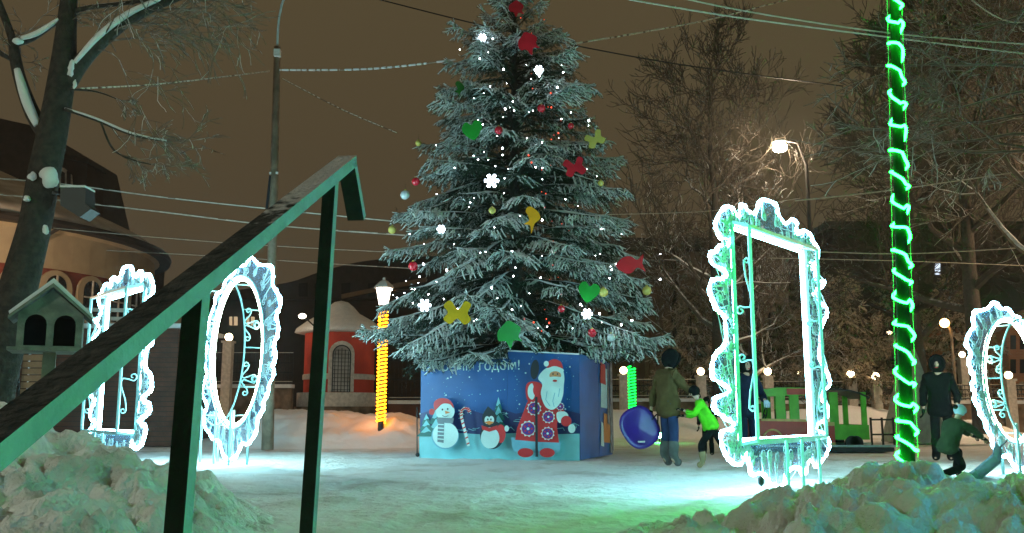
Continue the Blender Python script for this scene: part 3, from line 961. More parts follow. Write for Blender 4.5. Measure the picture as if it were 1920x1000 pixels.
def make_spruce(name, cx, cy, cz, z_lo, z_hi, prof, label, seed, whorl, nb, tilt, gaps, hang, per_m, nl, nw, frost, mats, twig_len=0.26, snow_r=0.010, frac=1.0, snow_on=0.0, arch=0.0, frosty_in=False, group=None, cat='spruce'):
    rng = np.random.default_rng(seed)
    root = empty(name, (cx, cy, cz), label, cat, group)
    br, T0, T1 = spruce_twigs(rng, cx, cy, cz, z_lo, z_hi, prof, whorl, nb, tilt, gaps[0], gaps[1], hang, twig_len, arch)
    mb = MB()
    mb.tube([(cx, cy, cz - 0.1), (cx + 0.03, cy, cz + z_lo), (cx, cy, cz + z_hi * 0.6), (cx, cy, cz + z_hi)], [0.16 * z_hi / 9, 0.14 * z_hi / 9, 0.08 * z_hi / 9, 0.01], M['bark'], 10)
    mb.build('trunk', root, True)
    mb = MB()
    for pts, r in br:
        mb.tube([tuple(p) for p in pts], [r * (1 - 0.85 * i / (len(pts) - 1)) for i in range(len(pts))], M['bark'], 4, cap=False)
    mb.build('branches', root)
    if snow_on:
        mb = MB(); rs_ = random.Random(seed)
        for pts, r in br:
            n = len(pts); i0 = rs_.randint(1, 3)
            P = [Vector(pts[i]) + Vector((0, 0, 0.022)) for i in range(i0, n)]
            P = smooth(P, 2)
            mb.tube(P, [snow_on * rs_.uniform(.5, 1.3) * (0.35 + 0.9 * math.sin(PI * min(1, (i + .5) / len(P)))) for i in range(len(P))], M['snow'], 5, cap=False)
        mb.build('branch_snow', root, True)
    # frost settles on the outer part of the crown, the inner twigs stay dark
    rr_ = np.hypot(T0[:, 0] - cx, T0[:, 1] - cy); lim = np.array([prof(max(z_lo, min(z_hi, z - cz))) for z in T0[:, 2]])
    q_ = rr_ / (lim + 1e-6)
    nzv = np.array([noise.noise(Vector(p) * (2.1 if frosty_in else 0.6)) for p in T0])
    fr_t = np.clip((q_ - (0.42 if frosty_in else -0.2)) * 2.2 + nzv * 2.2, 0.02, 1.0)
    V, Fc, mi = needles_for((T0, T1), rng, per_m, nl, nw, frost, ft=fr_t)
    # snow lines along part of the twigs, on their top side
    d = T1 - T0; L = np.linalg.norm(d, axis=1)
    keep = (rng.random(len(T0)) < 0.9 * fr_t)
    V2, F2 = twig_cores(T0[keep], T1[keep], snow_r, snow_r * 0.7)
    Vall = np.vstack([V, V2]); Fall = np.vstack([Fc, F2 + len(V)])
    mall = np.concatenate([mi, np.ones(len(F2), dtype=int)])
    np_mesh('crown', Vall, Fall, mats, mall, root)
    print('spruce', name, len(T0), len(Fall))
    return root

def prof_main(z):
    return float(np.interp(z, [1.6, 2.6, 3.3, 4.4, 5.4, 6.4, 7.3, 8.2, 9.0, 9.9, 10.4], [2.85, 2.95, 2.5, 2.45, 2.2, 1.85, 1.58, 1.02, 0.52, 0.24, 0.10]))
def tilt_main(z):
    return float(np.interp(z, [1.8, 4, 7, 10.3], [-0.04, 0.02, 0.22, 0.75]))
tree = make_spruce('decorated_spruce', TX, TY, 0.0, 2.12, 10.3, prof_main, 'tall frosted spruce hung with ornaments and lights above the blue box', 11,
            0.285, 10, tilt_main, (0.10, 0.085), 0.62, 80, 0.05, 0.010, 0.19, [M['needle'], M['needle_frost']], snow_r=0.0175, snow_on=0.020, arch=0.22, frosty_in=True)

# ------------------------------------------------------------ printed box around the tree
BL = W(787, 857, 10); BL = Vector((0, 0, CAMH)) + (BL - Vector((0, 0, CAMH))) * (CAMH / (CAMH - BL.z))
BR = W(1088, 863, 10); BR = Vector((0, 0, CAMH)) + (BR - Vector((0, 0, CAMH))) * (CAMH / (CAMH - BR.z))
eb = (BR - BL); BW = eb.length; eb.normalize(); nb_ = Vector((eb.y, -eb.x, 0))
box = empty('printed_box', (BL + BR) / 2 - nb_ * 1.2, 'blue printed box with winter scene around the base of the spruce', 'box')
def bp(s, z, t=0.0): return BL + eb * s + Vector((0, 0, z)) + nb_ * t
def art(X, Y):
    q = onplane(770 + X / 3.845, 620 + Y / 3.845, BL, nb_)
    return ((q - BL).dot(eb), q.z)
H1 = 1.74; H2 = art(1000, 160)[1]
sj = art(700, 500)[0]
for (a, b, ha, hb, m) in ((0, sj - 0.004, H1, H1 + .02, M['p_blue']), (sj, BW, H2 + 0.04, H2 - 0.05, M['p_blue'])):
    mb = MB()
    mb.extr([bp(a, 0.0), bp(b, 0.0), bp(b, hb), bp(a, ha)], -nb_ * 0.03, m)
    mb.extr([bp(a, ha, 0.012), bp(b, hb, 0.012), bp(b, hb + .025, 0.012), bp(a, ha + .025, 0.012)], -nb_ * 0.05, M['snow'])
    mb.build('front_panel', box)
# sides: two visible boards on the right flank, then left and back
depth_b = 2.2
esd = (Vector((-nb_.x, -nb_.y, 0)) + eb * 0.0).normalized()
def sp_(t, z, o=0.0): return BR + esd * t + Vector((0, 0, z)) + eb * o
mb = MB()
mb.extr([sp_(0.01, 0), sp_(1.25, 0), sp_(1.25, H2 - 0.03), sp_(0.01, H2 - 0.04)], -eb * 0.03, M['p_blue2']); mb.build('side_panel', box)
mb = MB()
mb.extr([sp_(1.26, 0), sp_(depth_b, 0), sp_(depth_b, H2 - 0.10), sp_(1.26, H2 - 0.03)], -eb * 0.03, M['p_blue2'])
# shreds of clear wrap and the printed figure on the side
for k, (t0, t1, z0, z1, m) in enumerate([(1.35, 1.9, 0.9, 1.62, M['p_white']), (1.5, 2.0, 0.25, 0.75, M['p_orange']), (1.3, 1.7, 1.35, 1.7, M['p_red']), (1.28, 1.5, 0.2, 0.6, M['p_white']),
                                        (2.0, 2.2, 0.1, 1.75, M['wrap']), (1.95, 2.12, 0.05, 1.7, M['wrap']), (1.75, 1.9, 0.6, 1.7, M['wrap'])]):
    mb.extr([sp_(t0, z0, 0.01 + .003 * k), sp_(t1, z0 - .03, 0.01 + .003 * k), sp_(t1 - .03, z1, 0.01 + .003 * k), sp_(t0 + .05, z1 + .04, 0.01 + .003 * k)], eb * 0.004, m)
mb.build('side_panel', box)
for (a, b) in ((BL - nb_ * 0.035, BL - nb_ * depth_b), (BL - nb_ * depth_b, sp_(depth_b, 0))):
    mb = MB(); d = (b - a).normalized(); nn = Vector((d.y, -d.x, 0))
    mb.extr([a, b, b + Vector((0, 0, H1)), a + Vector((0, 0, H1))], nn * 0.03, M['p_blue2']); mb.build('side_panel', box)

class Art:
    def __init__(s): s.mb = MB(); s.k = 0
    def poly(s, pts, m, sm=False):
        s.k += 1
        P = [art(*p) for p in pts]
        t = 0.002 + 0.0009 * s.k
        P3 = [bp(a, b, t) for a, b in P]
        if sm: P3 = smooth(P3, 4, True)
        tris = geometry.tessellate_polygon([[Vector(((p - BL).dot(eb), p.z, 0)) for p in P3]])
        s.mb.add(P3, [tuple(x) for x in tris], m)
    def ell(s, cx, cy, rx, ry, m, a=0.0, n=28, a0=0, a1=2 * PI):
        pts = []
        for i in range(n):
            t = a0 + (a1 - a0) * i / n
            x, y = rx * math.cos(t), ry * math.sin(t)
            pts.append((cx + x * math.cos(a) - y * math.sin(a), cy + x * math.sin(a) + y * math.cos(a)))
        s.poly(pts, m)
    def star(s, cx, cy, r, m, n=11):
        s.poly([(cx + r * (1 if i % 2 else 0.82) * math.cos(PI * i / n), cy + r * (1 if i % 2 else 0.82) * math.sin(PI * i / n)) for i in range(2 * n)], m)
    def line(s, pts, w, m):
        P = [Vector((x, y, 0)) for x, y in pts]; L = []; Rr = []
        for i, p in enumerate(P):
            d = (P[min(i + 1, len(P) - 1)] - P[max(i - 1, 0)]).normalized()
            n = Vector((-d.y, d.x, 0)) * w / 2
            L.append(p + n); Rr.append(p - n)
        s.poly([(p.x, p.y) for p in L + Rr[::-1]], m)
A = Art(); rnd = random.Random(4)
A.poly([(68, 600), (68, 750), (1222, 752), (1222, 600), (1100, 570), (980, 610), (860, 580), (760, 600), (640, 560), (520, 600), (420, 570), (300, 600), (190, 560)], M['p_navy'])
for i in range(34):
    x = rnd.uniform(80, 1200); y = rnd.uniform(590, 720)
    A.line([(x, y), (x + rnd.uniform(15, 45), y + rnd.uniform(-14, 14)), (x + rnd.uniform(40, 60), y + rnd.uniform(-6, 20))], rnd.uniform(3, 6), M['p_cyan'])
A.poly([(68, 742), (300, 735), (500, 748), (800, 738), (1000, 748), (1222, 744), (1222, 938), (68, 930)], M['p_cyan'])
for (x, y, w, h) in ((190, 495, 60, 260), (120, 600, 60, 170), (640, 480, 55, 240)):
    for k in range(3):
        yy = y + h * k * 0.27; ww = w * (0.55 + 0.33 * k)
        A.poly([(x, yy), (x + ww, yy + h * .42), (x - ww, yy + h * .42)], M['p_green'])
        A.poly([(x, yy), (x + ww * .5, yy + h * .22), (x + ww * .2, yy + h * .2), (x - ww * .2, yy + h * .27), (x - ww * .55, yy + h * .25)], M['p_cyan'])
for i in range(150):
    x = rnd.uniform(75, 1218); y = rnd.uniform(190, 640); r = rnd.choice((2, 2, 3, 4, 6))
    A.ell(x, y, r, r, M['p_cyan'] if r < 6 else M['p_white'], n=8)
# snowman
A.ell(280, 758, 98, 96, M['p_trim']); A.ell(282, 752, 92, 92, M['p_white'])
A.ell(280, 582, 68, 66, M['p_white'])
A.poly([(205, 575), (200, 520), (240, 490), (300, 495), (335, 530), (340, 560), (310, 530), (260, 530), (222, 565)], M['p_red'], True)
A.ell(185, 585, 20, 22, M['p_red'])
A.poly([(220, 625), (345, 632), (335, 668), (225, 662)], M['p_grey']); A.poly([(230, 655), (275, 660), (270, 808), (225, 800)], M['p_grey'])
for k in range(5): A.line([(228, 675 + k * 26), (272, 678 + k * 26)], 7, M['p_white'])
A.ell(262, 570, 6, 7, M['p_black']); A.ell(300, 566, 6, 7, M['p_black'])
A.poly([(280, 578), (318, 590), (284, 602)], M['p_orange']); A.line([(262, 612), (280, 622), (305, 614)], 4, M['p_black'])
# candy cane
cc = [(450, 830), (430, 745), (412, 680), (398, 620), (398, 580), (420, 560), (448, 565), (460, 590)]
A.line(cc, 20, M['p_white'])
for i in range(len(cc) - 1):
    for f in (0.2, 0.7):
        x = lerp(cc[i][0], cc[i + 1][0], f); y = lerp(cc[i][1], cc[i + 1][1], f)
        A.line([(x - 10, y + 5), (x + 10, y - 6)], 9, M['p_red'])
# penguin
A.ell(620, 750, 86, 102, M['p_black']); A.ell(600, 635, 52, 66, M['p_black']); A.poly([(560, 590), (590, 545), (640, 590)], M['p_black'])
A.ell(682, 742, 34, 66, M['p_red']); A.ell(606, 772, 66, 76, M['p_white'])
A.ell(585, 645, 19, 28, M['p_white']); A.ell(615, 643, 19, 28, M['p_white'])
A.ell(590, 640, 5, 8, M['p_black']); A.ell(612, 640, 5, 8, M['p_black'])
A.poly([(565, 660), (600, 650), (635, 660), (600, 680)], M['p_orange'])
A.poly([(545, 682), (600, 700), (660, 682), (655, 712), (600, 728), (550, 712)], M['p_red'])
A.ell(725, 705, 16, 22, M['p_white'])
# winter grandfather with staff
A.ell(925, 285, 30, 70, M['p_black'], 0.1)
A.poly([(760, 765), (790, 775), (1095, 798), (1110, 800), (1105, 862), (1080, 885), (780, 868), (762, 825)], M['p_trim'])
A.poly([(870, 520), (900, 480), (985, 500), (1080, 545), (1125, 560), (1150, 610), (1120, 655), (1085, 660), (1085, 700), (1098, 805), (950, 800), (786, 785), (800, 700), (840, 600)], M['p_red'])
A.poly([(860, 440), (870, 385), (920, 370), (975, 390), (985, 450), (960, 500), (880, 510)], M['p_red'], True)
A.poly([(880, 410), (910, 385), (925, 470), (905, 500), (878, 470)], M['p_white'], True)
A.ell(945, 432, 32, 45, M['p_red'])
A.poly([(1085, 590), (1140, 585), (1165, 620), (1110, 665), (1085, 640)], M['p_white'], True)
A.ell(1150, 652, 38, 38, M['p_red']); A.ell(1190, 705, 26, 32, M['p_white'])
for (x, y, r) in ((922, 562, 54), (1025, 622, 48), (882, 706, 60), (1022, 740, 50), (1112, 548, 30)):
    A.star(x, y, r, M['p_white']); A.ell(x, y, r * .78, r * .78, M['p_red']); A.ell(x, y, r * .70, r * .70, M['p_purple'])
    for k in range(5): A.ell(x + r * .42 * math.cos(k * 1.2566), y + r * .42 * math.sin(k * 1.2566), r * .13, r * .13, M['p_red'], n=8)
    A.ell(x, y, r * .17, r * .17, M['p_white'], n=10)
A.poly([(955, 345), (1000, 285), (1060, 265), (1125, 285), (1142, 340), (1138, 400), (1132, 470), (1105, 535), (1055, 572), (1005, 545), (975, 460), (985, 390)], M['p_white'], True)
A.line([(1020, 440), (1010, 500), (1040, 545)], 5, M['p_trim']); A.line([(1075, 450), (1060, 510), (1070, 550)], 5, M['p_trim']); A.line([(1110, 420), (1100, 480)], 5, M['p_trim'])
A.ell(1078, 328, 42, 30, M['p_skin']); A.ell(1062, 318, 5, 6, M['p_black']); A.ell(1094, 318, 5, 6, M['p_black']); A.ell(1078, 330, 9, 8, M['p_orange'])
A.poly([(1035, 342), (1078, 336), (1120, 342), (1100, 358), (1055, 358)], M['p_white'], True); A.ell(1076, 366, 16, 8, M['p_red'])
A.poly([(1020, 275), (1030, 230), (1075, 212), (1120, 235), (1130, 285), (1075, 262)], M['p_red'], True)
A.poly([(1015, 285), (1070, 262), (1130, 280), (1134, 300), (1072, 284), (1018, 305)], M['p_white'], True); A.ell(1015, 245, 18, 20, M['p_white'])
A.ell(868, 876, 56, 33, M['p_red']); A.ell(1022, 876, 54, 33, M['p_red'])
A.line([(944, 480), (948, 905)], 18, M['p_black'])
A.mb.build('printed_picture', box)
# greeting along the top
cu = bpy.data.curves.new('greeting', 'FONT'); cu.body = 'С Новым годом!'
cu.size = 0.25; cu.align_x = 'CENTER'; cu.extrude = 0.002
cu.materials.append(M['p_white'])
txc = bpy.data.objects.new('greeting_curve', cu); COL.objects.link(txc)
dg = bpy.context.evaluated_depsgraph_get()
tme = bpy.data.meshes.new_from_object(txc.evaluated_get(dg)); bpy.data.objects.remove(txc)
tx = bpy.data.objects.new('greeting_text', tme); COL.objects.link(tx); tx.parent = box
c_ = bp(art(425, 290)[0], art(425, 288)[1], 0.012)
tx.location = c_ - world_loc(box); tx.rotation_euler = (R(90), 0, math.atan2(eb.y, eb.x))
# prop at the left corner
mb = MB(); mb.tube([bp(-0.03, 0.05, 0.05), bp(-0.06, 0.9, 0.02)], 0.012, M['black'], 6); mb.ball(bp(-0.02, 0.04, 0.05), 0.04, M['black'], 8); mb.build('corner_stake', box)

# ------------------------------------------------------------ ornaments on the spruce
def crown_pt(u, v, k=0.93):
    """front surface of the crown in that direction"""
    best = None
    for Y in np.arange(14.5, 19, 0.05):
        p = W(u, v, Y)
        r = prof_main(p.z) * k if p.z < 10.2 else 0.1
        if (p.x - TX) ** 2 + (p.y - TY) ** 2 <= r * r: return p
    return W(u, v, TY)
view_y = Vector((0, -1, 0))
def cutout(name, u, v, pix, pts, m, label, rot=0.0, dark=None, group='flat cut out ornaments on the spruce'):
    c = crown_pt(u, v, 1.0) + Vector((0, -0.08, 0))
    k = pix * c.y / F
    root = empty(name, c, label, 'ornament', group)
    rnd_ = random.Random(int(u)); yaw = rnd_.uniform(-0.35, 0.35)
    rm = Matrix.Rotation(yaw, 3, 'Z')
    P = []
    for x, y in pts:
        X = (x * math.cos(rot) - y * math.sin(rot)) * k; Z = (x * math.sin(rot) + y * math.cos(rot)) * k
        P.append(c + rm @ Vector((X, 0, Z)))
    P = smooth(P, 4, True)
    mb = MB(); mb.extr(P, rm @ Vector((0, 0.015, 0)), m); mb.build('plate', root)
    mb = MB(); top = max(P, key=lambda p: p.z); mb.tube([top, top + Vector((0, 0.1, 0.18))], 0.004, M['black'], 4); mb.build('cord', root)
    return root
HEART = [(0, -1), (0.55, -0.6), (1, 0.1), (0.9, 0.7), (0.4, 0.9), (0, 0.55), (-0.45, 0.95), (-0.95, 0.6), (-0.95, 0), (-0.5, -0.65)]
BFLY = [(0, -0.4), (0.5, -0.85), (1, -0.5), (0.75, 0), (1, 0.6), (0.55, 0.85), (0.05, 0.25), (-0.5, 0.9), (-1, 0.55), (-0.7, 0.05), (-1, -0.45), (-0.5, -0.8)]
BIRD = [(-0.35, 1), (0.1, 0.85), (0.6, 0.35), (0.65, -0.15), (0.2, -0.55), (-0.1, -1.4), (-0.2, -0.7), (-0.75, -0.55), (-0.3, -0.25), (-0.4, 0.2), (-0.6, 0.6)]
FISH = [(-1, 0.05), (-0.5, 0.55), (0.1, 0.6), (0.5, 0.3), (1, 0.65), (0.85, 0), (1, -0.6), (0.45, -0.25), (0, -0.6), (-0.55, -0.5)]
LEAF = [(-0.9, 0.2), (-0.4, 0.7), (0, 1), (0.5, 0.75), (0.95, 0.3), (0.7, -0.3), (0.95, -0.7), (0.3, -0.6), (0, -1.2), (-0.35, -0.6), (-0.9, -0.5)]
for nm, u, v, px, sh, m, lab, ro in [
    ('heart_ornament', 886, 247, 20, HEART, 'o_green', 'bright green heart cut out on the upper left of the spruce', 0.2),
    ('leaf_ornament', 990, 83, 22, LEAF, 'o_red', 'dark red leaf cut out near the top of the spruce', 0.3),
    ('leaf_ornament', 862, 168, 14, BIRD, 'o_dgreen', 'small dark green cut out on the upper left edge of the spruce', 0.0),
    ('butterfly_ornament', 1077, 316, 21, BFLY, 'o_red', 'red butterfly cut out on the right side of the spruce', 0.3),
    ('butterfly_ornament', 1115, 264, 18, BFLY, 'o_gold', 'gold wire butterfly at the right edge of the spruce', 0.5),
    ('bird_ornament', 998, 410, 22, BIRD, 'o_orange', 'orange bird cut out in the middle of the spruce', 0.0),
    ('fish_ornament', 858, 588, 26, BFLY, 'o_yellow', 'yellow butterfly cut out at the lower left of the spruce', 0.0),
    ('leaf_ornament', 955, 626, 24, LEAF, 'o_green', 'green leaf cut out just above the blue box', 0.1),
    ('heart_ornament', 1103, 549, 20, HEART, 'o_green', 'green heart cut out on the lower right of the spruce', -0.2),
    ('fish_ornament', 1181, 498, 27, FISH, 'o_red', 'red fish cut out at the right tip of a lower branch', 0.1),
    ('bird_ornament', 968, 18, 16, LEAF, 'o_red', 'red cut out at the very top of the spruce', 0.0),
]:
    cutout(nm.replace('fish', 'butterfly') if sh is BFLY else nm, u, v, px, sh, M[m], lab, ro)

def bauble(u, v, px, m, label, k=1.0):
    for _ in range(40):
        c = crown_pt(u, v, k)
        if c.y < TY - 0.02: break
        u += 3 if u < 965 else -3
    c = c + Vector((0, -0.05, 0))
    r = px * c.y / F
    root = empty('bauble', c, label, 'bauble', 'baubles on the spruce')
    mb = MB(); mb.ball(c, r, M[m], 16); mb.build('ball', root, True)
    mb = MB(); mb.lathe([(r * .25, 0), (r * .22, r * .25), (r * .05, r * .3)], M['o_gold'], c + Vector((0, 0, r * .95)), 8)
    mb.tube([c + Vector((0, 0, r * 1.2)), c + Vector((0, 0.04, r * 1.2 + 0.12))], 0.003, M['black'], 4); mb.build('cap', root)
for u, v, px, m, lab in [
    (935, 246, 8, 'o_red', 'red bauble beside the green heart on the spruce'), (780, 342, 8, 'o_red', 'red bauble at the left edge of the spruce'),
    (760, 367, 9, 'o_silver', 'silver bauble below the left red bauble'), (718, 432, 8, 'o_gold', 'gold bauble on the leftmost branch tip'),
    (764, 270, 6, 'o_gold', 'small gold bauble on the upper left branch'), (1227, 546, 9, 'o_gold', 'gold bauble hanging off the rightmost branch tip'),
    (775, 500, 9, 'o_red', 'dull red bauble on the lower left branches'), (1145, 634, 8, 'o_silver', 'silver bauble above the right corner of the box'),
    (1126, 345, 6, 'o_gold', 'small gold bauble right of the red butterfly'), (1268, 545, 0, 'o_gold', None),
    (1070, 238, 6, 'o_red', 'small red bauble on the upper right of the spruce'), (923, 396, 7, 'o_gold', 'yellow green bauble in the middle left of the spruce'),
    (1052, 580, 7, 'o_red', 'dark red bauble in the lower middle of the spruce'), (1110, 625, 8, 'o_red', 'dark red bauble under the green heart'),
    (1131, 549, 9, 'o_gold', 'gold bauble touching the lower green heart'), (1015, 205, 8, 'o_red', 'red bauble below the dark red leaf')]:
    if lab: bauble(u, v, px, m, lab)

def snowflake(u, v, px, label):
    c = crown_pt(u, v, 1.0) + Vector((0, -0.1, 0)); r = px * c.y / F
    root = empty('snowflake_lamp', c, label, 'snowflake lamp', 'lit snowflakes on the spruce')
    mb = MB()
    for k in range(6):
        a = k * PI / 3
        d = Vector((math.cos(a), 0, math.sin(a)))
        mb.tube([c, c + d * r], 0.012, M['flake'], 5)
        for f in (0.45, 0.72):
            for sg in (-1, 1):
                d2_ = Vector((math.cos(a + sg * 0.8), 0, math.sin(a + sg * 0.8)))
                mb.tube([c + d * r * f, c + d * r * f + d2_ * r * 0.3], 0.009, M['flake'], 5)
    mb.build('lit_arms', root)
    mb = MB(); mb.tube([c + Vector((0, .01, 0)), c + Vector((0, 0.12, 0.15))], 0.004, M['black'], 4); mb.build('cord', root)
for a in [(922, 342, 14, 'bright white snowflake lamp left of the middle of the spruce'), (797, 574, 12, 'white snowflake lamp on the lower left branch beside the lantern'),
          (1010, 135, 9, 'white snowflake lamp below the red leaf near the top'), (905, 75, 8, 'pale snowflake lamp in the upper left of the crown'),
          (1100, 590, 10, 'white snowflake lamp at the lower right of the spruce'), (828, 432, 8, 'pale blue snowflake lamp on the left of the spruce')]:
    snowflake(*a)

# fairy light strings
def light_string(label, pts_uv, n, seed, m, jitter=60, r=(0.0045, 0.014)):
    rg = random.Random(seed)
    P = smooth([Vector((u, v, 0)) for u, v in pts_uv], 12)
    C = []
    for i in range(n):
        q = P[int(i * (len(P) - 1) / (n - 1))]
        C.append(crown_pt(q.x + rg.uniform(-jitter, jitter), q.y + rg.uniform(-jitter, jitter) * .6, rg.uniform(0.86, 1.0)))
    root = empty('fairy_light_string', C[0], label, 'light string', 'light strings on the spruce')
    mb = MB(); mb.tube([p + Vector((0, 0.03, 0)) for p in C], 0.0025, M['black'], 3); mb.build('wire', root)
    protos = {}
    for p in C:
        rr = rg.choice((r[0], r[0], .0065, .0065, .009, r[1]))
        if rr not in protos:
            mb = MB(); mb.ball((0, 0, 0), rr, m, 8, sz=1.3)
            o = mb.build('bulb'); o.parent = root; o.location = p - C[0]; protos[rr] = o
        else:
            o = protos[rr].copy(); COL.objects.link(o); o.parent = root; o.location = p - C[0]
    return root
light_string('white fairy lights crossing the upper half of the spruce', [(905, 60), (1020, 140), (880, 200), (1060, 240), (870, 300), (1080, 350), (860, 400)], 62, 3, M['bulb'])
light_string('white fairy lights crossing the lower half of the spruce', [(780, 440), (1120, 460), (800, 520), (1180, 500), (1100, 590), (860, 560), (760, 530), (1130, 600)], 60, 5, M['bulb'])
light_string('red fairy lights down the right of the spruce', [(990, 20), (1010, 120), (1030, 220), (1010, 300), (1035, 400), (1050, 500), (1040, 600), (960, 600)], 40, 8, M['bulb_red'], 25)

# ------------------------------------------------------------ lantern posts
def rope_helix(c, z0, z1, r, pitch, rr, m):
    mb = MB(); n = int((z1 - z0) / pitch * 10)
    mb.tube([(c[0] + r * math.cos(i * 0.6283), c[1] + r * math.sin(i * 0.6283), z0 + (z1 - z0) * i / n) for i in range(n + 1)], rr, m, 4)
    return mb
def lantern_post(u, v_base, v_top, Y, rope, ropename, label, lit=True, z_rope=None, light=None):
    b = W(u, v_base, Y); t = W(u, v_top, Y)
    x, y, z0, z1 = b.x, b.y, 0.0, t.z; zg_ = b.z
    H = z1 - z0
    root = empty('lantern_post', (x, y, z0), label, 'lantern post', 'lantern posts wrapped in rope light')
    mb = MB(); mb.lathe([(0.16, 0), (0.16, 0.2), (0.09, 0.3), (0.075, 0.35), (0.065, H - 0.75), (0.09, H - 0.72), (0.05, H - 0.62)], M['iron'], (x, y, z0), 12); mb.build('post', root, True)
    rope_helix((x, y), zg_ + 0.05, z1 - 0.75, 0.105, 0.09, 0.026, rope).build(ropename, root)
    mb = MB(); mb.lathe([(0.11, 0), (0.19, 0.42)], M['lamp_white'] if lit else M['glass'], (x, y, z1 - 0.60), 6); mb.build('lamp_glass', root)
    mb = MB(); mb.lathe([(0.25, 0), (0.23, 0.05), (0.10, 0.17), (0.04, 0.2), (0.03, 0.26)], M['roof_snow'], (x, y, z1 - 0.18), 6)
    mb.lathe([(0.12, 0), (0.12, 0.03)], M['iron'], (x, y, z1 - 0.635), 6); mb.build('lamp_cap', root)
    return root
lantern_post(714, 797, 527, 22.3, M['amber_rope'], 'amber_rope_light', 'lit white lantern on a post wrapped in amber rope light beside the spruce')
lantern_post(1186, 776, 640, 27, glow_mat('thin_green_rope_light', (0.006, 1.0, 0.06), 5), 'green_rope_light', 'slim post wrapped in green rope light right of the printed box', lit=False)

# ground floodlight that washes the snow green
fb = W(1236, 812, 25.0)
root = empty('ground_floodlight', (fb.x, fb.y, 0), 'tiny bright green floodlight on the snow beside the purple saucer', 'floodlight')
mb = MB(); mb.box(-0.09, 0.09, -0.05, 0.05, 0.10, 0.24, M['black'], Matrix.Translation((fb.x, fb.y, 0))); mb.bar((fb.x, fb.y, 0), (fb.x, fb.y, 0.10), 0.03, 0.03, M['black']); mb.build('housing', root)
M['flood'] = glow_mat('green_flood_glass', (0.06, 1.0, 0.16), 420)
mb = MB(); mb.extr([Vector((fb.x - .08, fb.y - .053, .11)), Vector((fb.x + .08, fb.y - .053, .11)), Vector((fb.x + .08, fb.y - .053, .23)), Vector((fb.x - .08, fb.y - .053, .23))], (0, -0.006, 0), M['flood']); mb.build('lens', root)

# street lamp on the right, high over the trees
lp = W(1462, 277, 29)
root = empty('street_lamp', (lp.x + 0.9, lp.y, 0), 'tall street lamp shining warm white above the bare trees on the right', 'street lamp')
mb = MB(); mb.tube([(lp.x + 0.9, lp.y, 0), (lp.x + 0.85, lp.y, lp.z - 0.6), (lp.x + 0.6, lp.y, lp.z + 0.15), (lp.x + 0.25, lp.y, lp.z + 0.22)], [0.09, 0.06, 0.035, 0.03], M['dark_roof'], 8); mb.build('pole', root, True)
mb = MB(); mb.ball((lp.x, lp.y, lp.z + 0.20), 0.24, M['steel_side'], 10, sz=0.25); mb.build('lamp_head', root, True)
mb = MB(); mb.ball((lp.x, lp.y, lp.z), 0.21, M['lamp'], 14, sx=1.15, sz=0.75); mb.build('lamp_glass', root, True)
# orange one lower right
l2 = W(1771, 606, 34)
root = empty('street_lamp', (l2.x + .25, l2.y, 0), 'small orange lamp on a curved post behind the black clad person', 'street lamp')
M['orange_lamp'] = glow_mat('orange_lamp_glass', (1.0, 0.50, 0.14), 26)
mb = MB(); mb.tube([(l2.x + .25, l2.y, 0), (l2.x + .22, l2.y, l2.z - .3), (l2.x + 0.05, l2.y, l2.z + .08)], [0.06, 0.05, 0.03], M['wood_pole'], 8); mb.build('pole', root, True)
mb = MB(); mb.ball(l2, 0.17, M['orange_lamp'], 12); mb.build('lamp_glass', root, True)

# unseen lamp added on the left to brighten the near side of the square
root = empty('street_lamp', (-8.0, 3.2, 0), 'unseen pale lamp added to light the foreground snow', 'street lamp')  # added fill lamp
mb = MB(); mb.tube([(-8.0, 3.2, 0), (-8.0, 3.2, 4.2), (-7.6, 3.2, 4.6), (-7.2, 3.2, 4.6)], [0.1, 0.07, 0.05, 0.04], M['steel_side'], 8); mb.build('pole', root, True)
M['lamp_fill'] = glow_mat('fill_lamp_glass', (0.88, 1.0, 0.80), 400)
mb = MB(); mb.ball((-7.0, 3.2, 4.5), 0.2, M['lamp_fill'], 14, sz=0.6); mb.build('lamp_glass', root, True)

for (x, y, h, lab, pw) in ((-23.5, 30.0, 5.5, 'unseen warm lamp added on the left to light kiosk and buildings', 260), (22.0, 26.0, 7.5, 'unseen warm lamp added on the right to light the trees', 330)):  # unseen warm lamps added to brighten the background
    root = empty('street_lamp', (x, y, 0), lab, 'street lamp')  # added unseen fill lamp
    mb = MB(); sg = -1 if x > 0 else 1
    mb.tube([(x, y, 0), (x, y, h - .3), (x + sg * .4, y, h), (x + sg * .9, y, h)], [0.1, 0.07, 0.05, 0.04], M['steel_side'], 8); mb.build('pole', root, True)
    mb = MB(); mb.ball((x + sg * 1.1, y, h - .05), 0.28, glow_mat('warm_fill_lamp_glass', (1.0, 0.66, 0.40), pw * 5), 12, sz=0.6); mb.build('lamp_glass', root, True)
